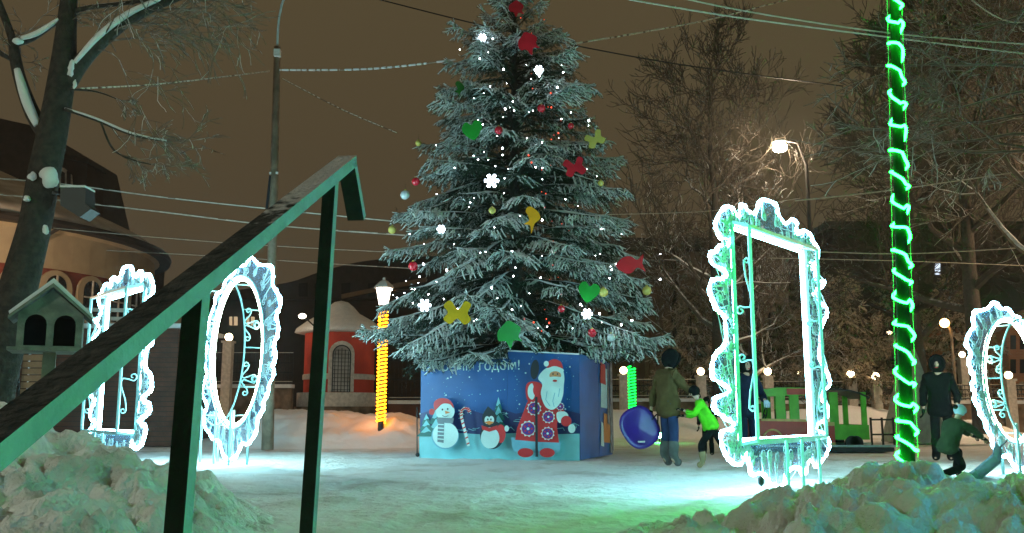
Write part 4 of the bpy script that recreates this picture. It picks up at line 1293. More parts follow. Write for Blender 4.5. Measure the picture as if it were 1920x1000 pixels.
# ------------------------------------------------------------ wooden pole and overhead lines
pA = W(505, 700, 20); pB = W(520, 88, 20)
root = empty('utility_pole', (pA.x, pA.y, 0), 'slim grey wooden utility pole with a curved lamp arm left of the spruce', 'utility pole')
d = pB - pA; p0 = pA - d * (pA.z / d.z)
mb = MB(); mb.tube([p0, pA, pB], [0.13, 0.12, 0.075], M['wood_pole'], 10); mb.build('pole', root, True)
mb = MB(); mb.tube(smooth([pB, W(521, 60, 20), W(525, 25, 20), W(537, -10, 20), W(570, -30, 20)], 5), 0.028, M['steel_side'], 6)
mb.box(-.07, .07, -.07, .07, 0, .16, M['white_trim'], Matrix.Translation(W(520, 106, 19.9))); mb.build('lamp_arm', root)
mb = MB(); mb.bar(W(505, 325, 19.95), W(522, 325, 19.95), .05, .05, M['white_trim']); mb.tube([W(507, 330, 19.95), W(500, 392, 19.95)], 0.035, M['black'], 6); mb.build('bracket', root)

def wire(label, pts, r, m, beads=None, name='overhead_wire', cat='wire', bead_mat=None):
    P = [W(*p) for p in pts]; P = smooth(P, 14) if len(P) > 2 else [lerp(P[0], P[1], t / 20) - Vector((0, 0, 0.3 * math.sin(PI * t / 20))) for t in range(21)]
    mb = MB(); mb.tube(P, r, m, 4)
    if beads:
        gap, ln, br = beads
        acc = 0; rg = random.Random(len(label))
        for i in range(len(P) - 1):
            seg = (P[i + 1] - P[i]); L = seg.length; s = 0
            while s < L:
                l = ln * rg.uniform(0.6, 1.3)
                if rg.random() < 0.93:
                    a = P[i] + seg * (s / L); b = P[i] + seg * (min(s + l, L) / L)
                    mb.tube([a + Vector((0, 0, r * .5)), b + Vector((0, 0, r * .5))], br, bead_mat or M['snow'], 4)
                s += l + gap * rg.uniform(0.7, 1.3)
    o = mb.build(name, None, origin=P[0])
    return tag(o, label, cat, 'overhead lines across the square')
M['wire_snow'] = mat('snow_on_wire', (0.62, 0.56, 0.47), 0.9)
ws = M['wire_snow']
wire('beaded garland from the wooden pole to the spruce', [(522, 132, 20), (690, 130, 19), (855, 113, 18)], 0.008, M['canvas'], (0.06, 0.11, 0.022), 'garland_line', 'garland')
wire('beaded garland from the left tree to the wooden pole', [(130, 168, 10), (320, 156, 14), (505, 134, 19.9)], 0.007, M['black'], (0.09, 0.12, 0.014), 'garland_line', 'garland', ws)
wire('beaded garland rising right from the top of the spruce', [(1062, 85, 18), (1200, 62, 19), (1340, 35, 20), (1520, -12, 21)], 0.009, M['black'], (0.12, 0.14, 0.016), 'garland_line', 'garland', ws)
wire('thin garland dropping from the wooden pole towards the spruce', [(530, 148, 20), (640, 205, 19), (745, 250, 18)], 0.007, M['black'], (0.1, 0.1, 0.009), 'garland_line', 'garland', ws)
wire('dark cable crossing behind the spruce top', [(690, -6, 26), (905, 48, 26), (1100, 90, 26), (1300, 125, 26), (1580, 162, 26)], 0.02, M['black'])
wire('upper snowy cable across the top right', [(1180, -25, 14), (1400, 22, 14), (1680, 64, 14), (1960, 86, 14)], 0.008, ws, (0.05, 0.5, 0.012), bead_mat=ws)
wire('lower snowy cable across the top right', [(1080, -18, 14), (1360, 30, 14), (1680, 72, 14), (1960, 106, 14)], 0.008, ws, (0.05, 0.6, 0.013), bead_mat=ws)
wire('short cable at the top right corner', [(1810, -10, 16), (1960, 32, 16)], 0.012, ws)
wire('cable across the right side above the rectangular frame', [(1490, 377, 24), (1670, 357, 24), (1960, 315, 24)], 0.02, ws)
wire('cable across the right side level with the frame top', [(1480, 470, 26), (1700, 476, 26), (1960, 462, 26)], 0.018, ws)
wire('fainter cable across the right side below the frame top', [(1440, 484, 28), (1700, 490, 28), (1960, 500, 28)], 0.014, ws)
wire('cable behind the rectangular frame', [(1120, 403, 28), (1330, 396, 28), (1500, 372, 28)], 0.014, ws)
wire('topmost cable crossing the left side of the sky', [(-20, 334, 20), (120, 346, 20), (300, 370, 20), (520, 394, 20), (760, 418, 20)], 0.012, M['canvas'], (0.7, 0.5, 0.015), bead_mat=ws)
wire('second cable crossing the left side of the sky', [(-20, 364, 21), (90, 374, 21), (300, 398, 21), (520, 424, 21), (760, 442, 21)], 0.012, ws, (0.15, 1.0, 0.018), bead_mat=ws)
wire('third cable crossing the left side of the sky', [(100, 428, 23), (300, 446, 23), (520, 462, 23), (790, 476, 23)], 0.010, ws)
wire('lowest cable crossing the left side of the sky', [(200, 470, 25), (420, 482, 25), (600, 494, 25), (790, 505, 25)], 0.010, M['canvas'], (0.8, 0.4, 0.012), bead_mat=ws)

# ------------------------------------------------------------ bare trees
def grow(out, rg, p, d, L, r, depth, cfg):
    n = 5 if depth > 0 else 4
    pts = [p]; rad = [r]
    q = p.copy(); dd_ = d.copy()
    for i in range(n):
        dd_ = (dd_ + Vector((rg.gauss(0, cfg['wig']), rg.gauss(0, cfg['wig']), rg.gauss(0, cfg['wig']) + cfg['grav'])))
        dd_.normalize()
        q = q + dd_ * (L / n)
        pts.append(q.copy()); rad.append(max(cfg['rmin'], r * (1 - 0.72 * (i + 1) / n)))
    out.append((pts, rad, depth))
    if depth <= 0: return
    k = cfg['kids'][min(depth, len(cfg['kids']) - 1)]
    for j in range(k):
        t = rg.uniform(0.25, 1.0) if j else 0.98
        f = t * n; i = min(int(f), n - 1); pp = pts[i].lerp(pts[i + 1], f - i)
        ax_ = (pts[i + 1] - pts[i]).normalized()
        perp = Vector((rg.gauss(0, 1), rg.gauss(0, 1), rg.gauss(0, 1)))
        perp = (perp - ax_ * perp.dot(ax_)).normalized()
        a = rg.uniform(0.35, 0.95) if j else rg.uniform(0.0, 0.3)
        nd = (ax_ * math.cos(a) + perp * math.sin(a) + Vector((0, 0, cfg.get('lift', 0)))).normalized()
        grow(out, rg, pp, nd, L * rg.uniform(*cfg.get('ratio', (0.5, 0.78))), max(cfg['rmin'], rad[i] * rg.uniform(0.45, 0.65)), depth - 1, cfg)

def bare_tree(label, base, H, r, seed, cfg, lean=(0, 0, 0), depth=5, matn='twig', name='bare_tree', limbs=9, group='bare trees around the square', start=0.22):
    rg = random.Random(seed)
    root = empty(name, base, label, 'tree', group)
    base = Vector(base)
    pts = []; rad = []
    for i in range(9):
        t = i / 8
        pts.append(base + Vector((rg.gauss(0, 0.012 * H) * t + lean[0] * t, rg.gauss(0, 0.01 * H) * t + lean[1] * t, H * t - 0.2 * (i == 0)))); rad.append(r * (1 - 0.9 * t))
    mb = MB(); mb.tube(smooth(pts, 3), list(np.interp(np.linspace(0, 8, 25), range(9), rad)), M['bark'], 8); mb.build('trunk', root, True)
    out_ = []
    for k in range(limbs):
        t = start + (0.97 - start) * (k / (limbs - 1)) ** 0.9
        f = t * 8; i = min(int(f), 7); p = pts[i].lerp(pts[i + 1], f - i)
        az = k * 2.4 + rg.gauss(0, .3); el = lerp(0.35, 1.1, t)
        d = Vector((math.cos(az) * math.cos(el), math.sin(az) * math.cos(el), math.sin(el)))
        grow(out_, rg, p, d, H * cfg['limb'] * (1.1 - 0.75 * t), rad[i] * 0.55, depth, cfg)
    mb = MB()
    for P, r_, dp in out_:
        mb.tube(P, r_, M[matn], 4 if dp < 3 else 6, cap=False)
    print(label, len(out_), len(mb.v))
    mb.build('crown', root)
    return root
cfgA = dict(wig=0.16, grav=0.02, rmin=0.008, kids=[0, 3, 4, 4, 4, 3], limb=0.27)
tb = W(1350, 760, 32)
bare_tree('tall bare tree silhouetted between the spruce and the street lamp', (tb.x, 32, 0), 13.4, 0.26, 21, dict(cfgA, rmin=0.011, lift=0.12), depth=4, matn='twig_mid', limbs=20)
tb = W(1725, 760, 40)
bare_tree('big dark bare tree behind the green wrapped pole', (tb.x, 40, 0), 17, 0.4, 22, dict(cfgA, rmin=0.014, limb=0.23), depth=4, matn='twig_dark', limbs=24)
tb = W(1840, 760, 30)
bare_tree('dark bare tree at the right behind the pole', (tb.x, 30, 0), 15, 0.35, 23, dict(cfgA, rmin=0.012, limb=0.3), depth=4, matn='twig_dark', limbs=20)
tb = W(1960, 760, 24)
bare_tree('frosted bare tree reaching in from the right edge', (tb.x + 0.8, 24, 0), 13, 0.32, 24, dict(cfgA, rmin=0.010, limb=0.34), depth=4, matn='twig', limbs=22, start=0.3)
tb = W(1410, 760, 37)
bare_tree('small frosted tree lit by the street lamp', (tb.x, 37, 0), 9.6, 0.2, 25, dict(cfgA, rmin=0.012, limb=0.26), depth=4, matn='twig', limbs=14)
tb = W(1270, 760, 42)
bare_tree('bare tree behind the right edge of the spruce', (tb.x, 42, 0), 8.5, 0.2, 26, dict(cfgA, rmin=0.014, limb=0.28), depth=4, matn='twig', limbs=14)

# long frosted boughs hanging in from the right
rg = random.Random(31)
root = empty('overhanging_tree', (11.6, 17.0, 0), 'frosted boughs of a tree hanging in from the upper right', 'tree', 'bare trees around the square')
outb = []
cfgB = dict(wig=0.10, ratio=(0.28, 0.5), grav=0.0, rmin=0.008, kids=[0, 4, 5, 4], limb=1)
for (u0, v0, u1, v1) in [(2000, 120, 1720, 150), (2000, 210, 1700, 235), (2010, 240, 1740, 300), (2000, 310, 1715, 350), (2000, 20, 1760, 60), (2010, 60, 1800, 10), (2000, 160, 1790, 215), (1990, 280, 1800, 330), (2000, 90, 1830, 110)]:
    a = W(u0, v0, 17 + rg.uniform(-.8, 1.2)); b = W(u1, v1, 16.6 + rg.uniform(-1.2, 1.2))
    d = b - a
    grow(outb, rg, a, d.normalized(), d.length, 0.045, 3, cfgB)
mb = MB(); mb.tube([(11.9, 17, -0.1), (11.7, 17, 4), (11.5, 17, 8.6)], [0.3, 0.24, 0.14], M['bark'], 10); mb.build('trunk', root, True)
mb = MB()
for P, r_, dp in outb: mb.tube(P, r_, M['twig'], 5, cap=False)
for v0 in (120, 210, 240, 310, 20, 60, 160, 280, 90):
    a = W(2003, v0, 17); mb.tube([(11.6, 17, min(a.z - 0.6, 8.4)), a], [0.10, 0.045], M['bark'], 5)
mb.build('crown', root)

# big tree at the left, traced limb by limb
root = empty('leaning_tree', W(-10, 900, 9.4) * 1.0, 'dark leaning tree with snow in its forks at the left edge', 'tree', 'bare trees around the square')
def limb(mb, pts, rad, Y, m):
    P = [W(u, v, Y if len(q) == 0 else q[0]) for (u, v, *q) in pts]
    rr = [x * Y / F for x in rad]
    Ps = smooth(P, 5); rs = list(np.interp(np.linspace(0, len(P) - 1, len(Ps)), range(len(P)), rr))
    mb.tube(Ps, rs, m, 10)
    return Ps, rs
mb = MB(); TYl = 9.4
limb(mb, [(-35, 930), (-20, 760), (8, 640), (40, 520), (66, 420), (84, 320), (102, 230), (118, 130), (124, 60), (132, -30)], [55, 42, 38, 34, 30, 30, 28, 25, 20, 14], TYl, M['bark'])
mb.build('trunk', root, True)
mb = MB()
twl = []
def L2(pts, rad, kids=8, L=0.9, seed=0):
    mb = MB(); Ps, rs = limb(mb, pts, rad, TYl, M['bark']); mb.build('limb', root, True)
    rg = random.Random(seed)
    for k in range(kids):
        i = int(len(Ps) * rg.uniform(0.3, 0.98)); i = min(i, len(Ps) - 2)
        d = (Ps[i + 1] - Ps[i]).normalized() * 0.7 + Vector((rg.uniform(0.1, 0.9), rg.gauss(0, .4), rg.uniform(-0.55, 0.2)))
        grow(twl, rg, Ps[i], d.normalized(), L * rg.uniform(0.6, 1.2), 0.010, 3, dict(wig=0.14, grav=-0.03, rmin=0.0035, kids=[0, 3, 3, 3]))
mb = None
L2([(128, 160, 9.4), (152, 118), (190, 78), (240, 38), (290, 12), (345, -10)], [15, 16, 14, 12, 10, 8], 16, 0.75, 1)
L2([(92, 262, 9.4), (62, 215), (38, 150), (28, 105), (22, 70), (-12, -20)], [14, 15, 12, 11, 8, 6], 3, 0.5, 2)
L2([(26, 82, 9.4), (60, 70), (100, 45), (150, 18), (250, 4), (340, -14)], [8, 8, 6, 5, 4, 3], 6, 0.6, 3)
L2([(122, 205, 9.3), (180, 225), (245, 252), (312, 266)], [3.5, 3.2, 2.4, 1.2], 5, 0.35, 4)
L2([(190, 232, 9.3), (212, 280), (250, 300), (290, 310)], [2.0, 2, 1.6, 1], 4, 0.3, 5)
L2([(132, 168, 9.3), (180, 172), (225, 188)], [2.2, 1.8, 1.0], 3, 0.2, 6)
L2([(20, 110, 9.4), (-5, 95), (-30, 60)], [5, 5, 4], 2, 0.4, 8)
L2([(8, 640, 9.4), (-20, 560), (-40, 480)], [18, 16, 12], 0, 0.4, 9)
mb = MB()
for P, r_, dp in twl: mb.tube(P, r_, M['twig'], 4, cap=False)
mb.build('crown', root)
mb = MB()
for (u, v, a, b) in [(88, 332, 0.085, 0.10), (60, 330, 0.04, 0.05), (158, 428 - 4, 0.0, 0.0), (84, 430, 0.03, 0.05), (50, 372, 0.03, 0.03), (133, 128, 0.03, 0.09), (140, 158, 0.02, 0.05), (36, 78, 0.06, 0.04)]:
    if a:
        mb = MB(); c0_ = W(u, v, 9.2); mb.ball(c0_, a, M['snow'], 20, sy=0.8, sz=b / a)
        mb.v = [tuple(c0_ + (Vector(q) - c0_) * (1 + 0.9 * noise.noise((Vector(q) - c0_) * (0.75 / a) + Vector((u, 0, 0))) * (1.0 if q[2] < c0_.z else .6))) for q in mb.v]
        mb.build('snow_clump', root, True)
for (pts, w) in ([[(70, 235), (50, 190), (32, 130)], 0.055], [[(140, 118), (185, 68), (240, 26), (300, -2)], 0.036], [[(40, 72), (70, 62), (110, 36)], 0.03], [[(122, 203), (180, 222), (245, 249), (312, 264)], 0.012]):
    Ps = smooth([W(u, v, 9.32) for u, v in pts], 6)
    mb = MB(); mb.tube(Ps, [w * (0.6 + 0.4 * math.sin(PI * min(1, (i + 1) / len(Ps)))) for i in range(len(Ps))], M['snow'], 8); mb.build('snow_strip', root, True)
# black loudspeaker box fixed beside the trunk
c = W(141, 378, 9.2)
root = empty('loudspeaker', c, 'black box shaped loudspeaker fixed to the leaning tree', 'loudspeaker')
mb = MB(); k = 9.2 / F
P = [W(113, 352, 9.2), W(160, 352, 9.2), W(160, 382, 9.2), W(170, 392, 9.2), W(150, 408, 9.2), W(113, 385, 9.2)]
mb.extr(P, (0, 0.22, 0), M['black']); mb.build('case', root)
mb = MB(); mb.bar(W(95, 362, 9.35), W(116, 362, 9.35), 0.03, 0.03, M['iron']); mb.build('bracket', root)
mb = MB(); mb.box(-0.13, 0.13, -0.02, 0.22, 0, 0.02, M['snow'], Matrix.Translation(W(137, 352, 9.2))); mb.build('snow_cap', root)

# frosted evergreens in the background
def prof_b(h):
    return lambda z: float(np.interp(z, [0, 0.25 * h, 0.6 * h, h], [0.34 * h, 0.36 * h, 0.24 * h, 0.03 * h]))
for i, (u, Y, h, lab) in enumerate([(1300, 40, 6.0, 'frosted evergreen behind the brown coated person'), (1450, 42, 7.0, 'frosted evergreen seen through the rectangular frame'),
                               (1585, 38, 6.6, 'broad yellowish evergreen left of the green wrapped pole'), (1530, 47, 9.0, 'tall frosted evergreen behind the rectangular frame'), (1690, 44, 7.5, 'evergreen hidden behind the green wrapped pole'),
                               (1375, 46, 8.0, 'frosted evergreen left of the rectangular frame'), (1800, 42, 7.0, 'dark evergreen behind the orange lamp')]):
    p = W(u, 760, Y)
    make_spruce('frosted_evergreen', p.x, Y, 0, 0.9, h, prof_b(h), lab, 60 + i, 0.42, 6, lambda z: 0.05, (0.26, 0.22), 0.8, 26, 0.15, 0.035, 0.8,
                [M['shrub_needle'], M['shrub_frost']], twig_len=0.6, snow_r=0.02, group='frosted evergreens beyond the fence', cat='evergreen tree')

# ------------------------------------------------------------ buildings
def arch_pts(w, h, n=10):
    """outline of an arched opening, width w, height h, origin at bottom centre"""
    r = w / 2
    return [(-r, 0), (r, 0)] + [(r * math.cos(PI * i / n), h - r + r * math.sin(PI * i / n)) for i in range(n + 1)]
# round brick building
cx, cy, RB = -32.5, 49.0, 12.0
root = empty('round_brick_building', (cx, cy, 0), 'round red brick building with cream band and arched windows at the left', 'building')
mb = MB(); mb.lathe([(RB, 0), (RB, 7.6)], M['brick'], (cx, cy, 0), 72); mb.build('brick_wall', root)
mb = MB(); mb.lathe([(RB + .05, 7.55), (RB + .05, 9.3), (RB + .35, 9.45)], M['cream'], (cx, cy, 0), 72)
mb.build('cream_band', root)
mb = MB(); mb.lathe([(RB + .9, 9.42), (RB + .95, 9.6), (RB + .85, 9.8)], M['dark_roof'], (cx, cy, 0), 72); mb.build('gutter', root)
mb = MB(); mb.lathe([(RB + .8, 9.75), (RB - .5, 10.6), (RB * .6, 12.6), (RB * .3, 14.2), (0.3, 15.2)], M['roof_snow'], (cx, cy, 0), 72); mb.build('roof', root, True)
mb = MB(); mb.lathe([(RB + .25, 4.75), (RB + .25, 5.05)], M['white_trim'], (cx, cy, 0), 72); mb.lathe([(RB + .12, 3.7), (RB + .12, 3.95)], M['white_trim'], (cx, cy, 0), 72); mb.build('string_course', root)
mb = MB(); a = math.atan2(-cy, -cx) 
for az in (-0.10, 0.62):
    pass
mb.tube([(cx + (RB + .9) * math.cos(-0.55), cy + (RB + .9) * math.sin(-0.55), 9.4), (cx + (RB + .2) * math.cos(-0.62), cy + (RB + .2) * math.sin(-0.62), 8.5), (cx + (RB + .2) * math.cos(-0.62), cy + (RB + .2) * math.sin(-0.62), 2)], 0.09, M['dark_roof'], 6)
mb.build('downpipe', root)
def drum_window(ang, zb, w, h):
    o = Vector((cx + RB * math.cos(ang), cy + RB * math.sin(ang), zb)); n = Vector((math.cos(ang), math.sin(ang), 0)); t = Vector((-n.y, n.x, 0))
    mb = MB()
    outer = [o + t * x + Vector((0, 0, z)) + n * -.02 for x, z in arch_pts(w + 0.7, h + 0.45)]
    mb.extr([p - Vector((0, 0, .2)) for p in outer], n * 0.16, M['cream'])
    wnd = mb.build('window', root)
    mb = MB(); mb.extr([o + t * x + Vector((0, 0, z)) + n * .15 for x, z in arch_pts(w, h)], n * 0.03, M['glass']); mb.build('pane', wnd)
    mb = MB(); mb.bar(o + n * .2, o + n * .2 + Vector((0, 0, h)), .08, .08, M['white_trim']); mb.bar(o + n * .2 - t * w / 2 + Vector((0, 0, h * .55)), o + n * .2 + t * w / 2 + Vector((0, 0, h * .55)), .07, .07, M['white_trim']); mb.build('glazing_bar', wnd)
def drum_angle(u):
    k = (u - 960) / F * 0.975
    A_, B_, C_ = k * k + 1, -2 * (k * cx + cy), cx * cx + cy * cy - RB * RB
    Y = (-B_ - math.sqrt(max(0, B_ * B_ - 4 * A_ * C_))) / (2 * A_)
    return math.atan2(Y - cy, k * Y - cx)
for ang in [drum_angle(u) for u in (0, 72, 141, 192, 226)]: drum_window(ang, 5.35, 1.05, 1.9)

# taller dark block behind it
root = empty('dark_mansard_building', (-30, 62, 0), 'dark building with a dormer rising above the round brick building', 'building')
mb = MB()
x1 = W(165, 400, 60).x
mb.box(-52, x1, 60, 74, 0, W(100, 410, 60).z, M['dark_wall']); mb.build('wall', root)
mb = MB()
za = W(100, 410, 60).z; zt = W(100, 262, 60).z
mb.extr([Vector((-52, 59.5, za)), Vector((W(110, 400, 60).x, 59.5, za)), Vector((W(70, 270, 60).x, 59.5, zt + .8)), Vector((W(0, 240, 60).x, 59.5, zt + 1.4)), Vector((-50, 59.5, zt + 1.5))], (0, 13, 0), M['dark_roof']); mb.build('roof', root)
mb = MB()
q = [W(100, 410, 59), W(162, 408, 59), W(163, 300, 59), W(148, 296, 59), W(100, 288, 59)]
mb.extr(q, (0, 2.5, 0), M['dark_wall']); mb.extr([W(96, 292, 58.8), W(166, 306, 58.8), W(166, 298, 58.8), W(96, 282, 58.8)], (0, 3, 0), M['dark_roof']); dm = mb.build('dormer', root)
mb = MB(); mb.extr([W(102, 352, 58.9), W(136, 352, 58.9), W(134, 328, 58.9), W(120, 315, 58.9), W(102, 312, 58.9)], (0, .1, 0), M['white_trim']); mb.build('frame', dm)
mb = MB()
for uu in (104, 114, 125): mb.extr([W(uu, 350, 58.8), W(uu + 7, 350, 58.8), W(uu + 7, 324, 58.8), W(uu, 320, 58.8)], (0, .06, 0), M['glass'])
mb.build('pane', dm)

# dark office behind the kiosk
def slab(root, name, u0, u1, v0, v1, Y, D, m):
    a = W(u0, v1, Y); b = W(u1, v1, Y); mb = MB(); mb.box(a.x, b.x, Y, Y + D, -0.1 if v0 is None else W(u0, v0, Y).z, a.z, m); return mb.build(name, root)
root = empty('dark_arched_roof_building', (W(650, 700, 62).x, 66, 0), 'long dark building with a low curved roof behind the red kiosk', 'building')
slab(root, 'wall', 380, 800, None, 560, 62, 14, M['dark_wall'])
mb = MB(); P = smooth([W(370, 562, 61.5), W(440, 545, 61.5), (W(540, 530, 61.5)), W(600, 510, 61.5), W(670, 492, 61.5), W(740, 484, 61.5), W(820, 480, 61.5)], 4) + [W(820, 562, 61.5)]
mb.extr(P, (0, 15, 0), M['dark_roof']); mb.build('roof', root)
mb = MB(); mb.extr([W(640, 552, 61.2), W(800, 520, 61.2), W(800, 528, 61.2), W(640, 560, 61.2)], (0, .3, 0), M['tan_wall']); mb.build('eaves_board', root)
for uu in (560, 590, 640, 690):
    mb = MB(); mb.extr([W(uu, 556, 61.3), W(uu + 16, 556, 61.3), W(uu + 16, 530, 61.3), W(uu, 532, 61.3)], (0, .15, 0), M['glass']); mb.build('window', root)
for k_, uu in enumerate((430, 462)):
    mb = MB(); mb.extr([W(uu, 610, 61.7), W(uu + 14, 610, 61.7), W(uu + 14, 594, 61.7), W(uu, 594, 61.7)], (0, .2, 0), M['lit_window']); wn = mb.build('window', root)
    mb = MB(); mb.bar(W(uu + 7, 610, 61.6), W(uu + 7, 594, 61.6), .08, .08, M['dark_wall']); mb.build('glazing_bar', wn)

# tan building behind the spruce right
root = empty('tan_building', (W(1270, 700, 58).x, 62, 0), 'dim tan building with dark flat roof behind the right of the spruce', 'building')
slab(root, 'wall', 1100, 1420, None, 470, 58, 12, M['tan_wall'])
slab(root, 'roof', 1090, 1430, 469, 446, 57.4, 13, M['dark_roof'])
mb = MB(); a = W(1195, 700, 57.9); 
for uu in (1140, 1185, 1262, 1330):
    mb = MB(); mb.extr([W(uu, 590, 57.9), W(uu + 22, 590, 57.9), W(uu + 22, 540, 57.9), W(uu, 540, 57.9)], (0, .2, 0), M['glass']); w_ = mb.build('window', root)
    mb = MB(); mb.bar(W(uu + 11, 590, 57.8), W(uu + 11, 540, 57.8), .1, .1, M['white_trim']); mb.build('glazing_bar', w_)
for uu in (1213, 1222):
    mb = MB(); mb.bar(W(uu, 760, 57.5), W(uu, 470, 57.5), .25, .25, M['tan_wall']); mb.build('pilaster', root)
# orange brick building far right
root = empty('orange_brick_building', (W(1910, 700, 50).x, 54, 0), 'orange lit brick building seen through the right oval frame', 'building')
slab(root, 'wall', 1884, 2150, None, 590, 50, 10, M['brick_orange'])
mb = MB(); mb.box(W(1880, 600, 50).x, W(2150, 600, 50).x, 49.6, 60.4, W(1884, 592, 50).z, W(1884, 580, 50).z, M['dark_roof']); mb.build('roof', root)
for uu, vv in ((1896, 700), (1914, 700), (1896, 655), (1914, 655)):
    mb = MB(); mb.extr([W(uu, vv, 49.9), W(uu + 9, vv, 49.9), W(uu + 9, vv - 26, 49.9), W(uu, vv - 26, 49.9)], (0, .15, 0), M['glass']); w_ = mb.build('window', root)
root = empty('far_dark_building', (W(1740, 700, 70).x, 76, 0), 'dark building with one lit window behind the right hand trees', 'building')
slab(root, 'wall', 1560, 1950, None, 430, 70, 12, M['dark_wall'])
slab(root, 'roof', 1550, 1960, 429, 415, 69.5, 13, M['dark_roof'])
M['cool_window'] = glow_mat('cool_lit_window', (0.75, 0.85, 1.0), 1.3)
mb = MB(); mb.extr([W(1754, 515, 69.9), W(1763, 515, 69.9), W(1763, 494, 69.9), W(1754, 494, 69.9)], (0, .1, 0), M['cool_window']); w_ = mb.build('window', root)
mb = MB(); mb.bar(W(1754, 505, 69.8), W(1763, 505, 69.8), .08, .08, M['dark_wall']); mb.build('glazing_bar', w_)

# brown plank shed with white railing
root = empty('plank_shed', (W(230, 700, 22).x, 23, 0), 'long dark brown plank shed behind the left frame', 'shed')
a = W(15, 615, 22); b = W(336, 615, 22)
mb = MB(); nrow = 24
for k in range(nrow):
    z0 = a.z * k / nrow; z1 = a.z * (k + 1) / nrow - 0.015
    mb.box(a.x, b.x, 22, 22.04, z0, z1, M['planks'])
mb.box(a.x + .01, b.x - .01, 22.03, 25, 0, a.z - .02, M['dark_wall']); mb.build('plank_wall', root)
mb = MB(); mb.box(a.x - .1, b.x + .1, 21.9, 25.1, a.z - 0.01, a.z + 0.10, M['snow']); mb.build('roof', root)
mb = MB()
for vv in (580, 596): mb.bar(W(120, vv, 22.5), W(322, vv + 4, 22.5), .05, .09, M['white_trim'])
for uu in range(125, 325, 40): mb.bar(W(uu, 612, 22.5), W(uu, 580, 22.5), .05, .05, M['white_trim'])
mb.build('roof_railing', root)
root = empty('slatted_crate', (W(60, 690, 12).x, 12, 0), 'tan slatted wooden wall and ladder below the little house', 'slatted wall')
a = W(38, 735, 12); b = W(78, 735, 12)
mb = MB()
for k in range(13): mb.box(a.x, b.x, 12, 12.04, 0.5 + k * 0.09, 0.575 + k * 0.09, M['tan_planks'])
mb.build('slats', root)
mb = MB()
for x in (a.x + .02, b.x - .02): mb.box(x - .03, x + .03, 12.045, 12.1, 0, 1.68, M['planks'])
mb.build('uprights', root)
mb = MB()
for uu in (18, 34): mb.bar(W(uu, 800, 11.9), W(uu, 655, 11.9), .03, .03, M['black'])
for vv in (668, 688, 705, 722): mb.bar(W(18, vv, 11.9), W(34, vv, 11.9), .03, .03, M['snow'])
mb.build('ladder', root)

# little wooden house on a post
hc = W(94, 655, 7.8)
root = empty('little_wooden_house', (hc.x, hc.y, 0), 'little grey wooden house with two arched openings and snowy roof on a post', 'bird house')
wd = 0.245; dp = 0.46
Z0 = hc.z; 
rotH = Matrix.Translation((hc.x, hc.y, 0)) @ Matrix.Rotation(R(24), 4, 'Z')
ze = W(94, 594, 7.8).z; zp = W(108, 545, 7.8).z
def hp(x, y, z): return rotH @ Vector((x, y, z))
# front gable wall with two arched holes
front = [(-wd, Z0), (wd, Z0), (wd, ze), (0, zp - .02), (-wd, ze)]
def hole(cx_): return [(cx_ + x, Z0 + 0.015 + z) for x, z in arch_pts(0.165, 0.26, 8)]
loops = [[Vector((x, z, 0)) for x, z in front]] + [[Vector((x, z, 0)) for x, z in reversed(hole(c_))] for c_ in (-0.11, 0.11)]
tris = geometry.tessellate_polygon(loops); fl = [p for l in loops for p in l]
mb = MB()
mb.add([hp(p.x, -dp / 2, p.y) for p in fl], [tuple(t) for t in tris], M['grey_wood'])
mb.add([hp(p.x, -dp / 2 + .02, p.y) for p in fl], [tuple(t) for t in tris], M['grey_wood'])
for l in loops:
    n = len(l); mb.add([hp(p.x, -dp / 2, p.y) for p in l] + [hp(p.x, -dp / 2 + .02, p.y) for p in l], [(i, (i + 1) % n, n + (i + 1) % n, n + i) for i in range(n)], M['grey_wood'])
mb.build('front_wall', root)
mb = MB()
mb.box(-wd, -wd + .02, -dp / 2 + .02, dp / 2, Z0, ze, M['grey_wood'], rotH); mb.box(wd - .02, wd, -dp / 2 + .02, dp / 2, Z0, ze, M['grey_wood'], rotH)
mb.box(-wd + .02, wd - .02, dp / 2 - .02, dp / 2, Z0, ze, M['inside'], rotH); mb.build('side_walls', root)
mb = MB(); mb.box(-wd - .06, wd + .06, -dp / 2 - .06, dp / 2 + .04, Z0 - .03, Z0 - .002, M['grey_wood'], rotH); mb.box(-wd + .02, wd - .02, -dp / 2 + .03, dp / 2 - .03, Z0 + .001, Z0 + .012, M['inside'], rotH); mb.build('floor_board', root)
mb = MB(); mb.box(-wd + .021, wd - .021, -dp / 2 + .022, dp / 2 - .021, Z0 + .28, Z0 + .29, M['inside'], rotH); mb.build('shade_board', root)
mb = MB()
for sg in (-1, 1):
    P = [hp(0, -dp / 2 - .05, zp), hp(sg * (wd + .07), -dp / 2 - .05, ze - .05), hp(sg * (wd + .07), -dp / 2 - .05, ze - .025), hp(0, -dp / 2 - .05, zp + .03)]
    mb.extr(P, hp(0, dp + .1, 0) - hp(0, 0, 0), M['grey_wood'])
mb.build('roof', root)
mb = MB()
for sg in (-1, 1):
    P = [hp(0, -dp / 2 - .03, zp + .032), hp(sg * (wd + .06), -dp / 2 - .03, ze - .02), hp(sg * (wd + .07), -dp / 2 - .03, ze + .01), hp(0, -dp / 2 - .03, zp + .075)]
    mb.extr(P, hp(0, dp + .07, 0) - hp(0, 0, 0), M['snow'])
mb.build('roof_snow', root)
mb = MB(); mb.box(-.05, .05, -.05, .05, 0, Z0 - .03, M['wood_pole'], rotH); mb.build('post', root)

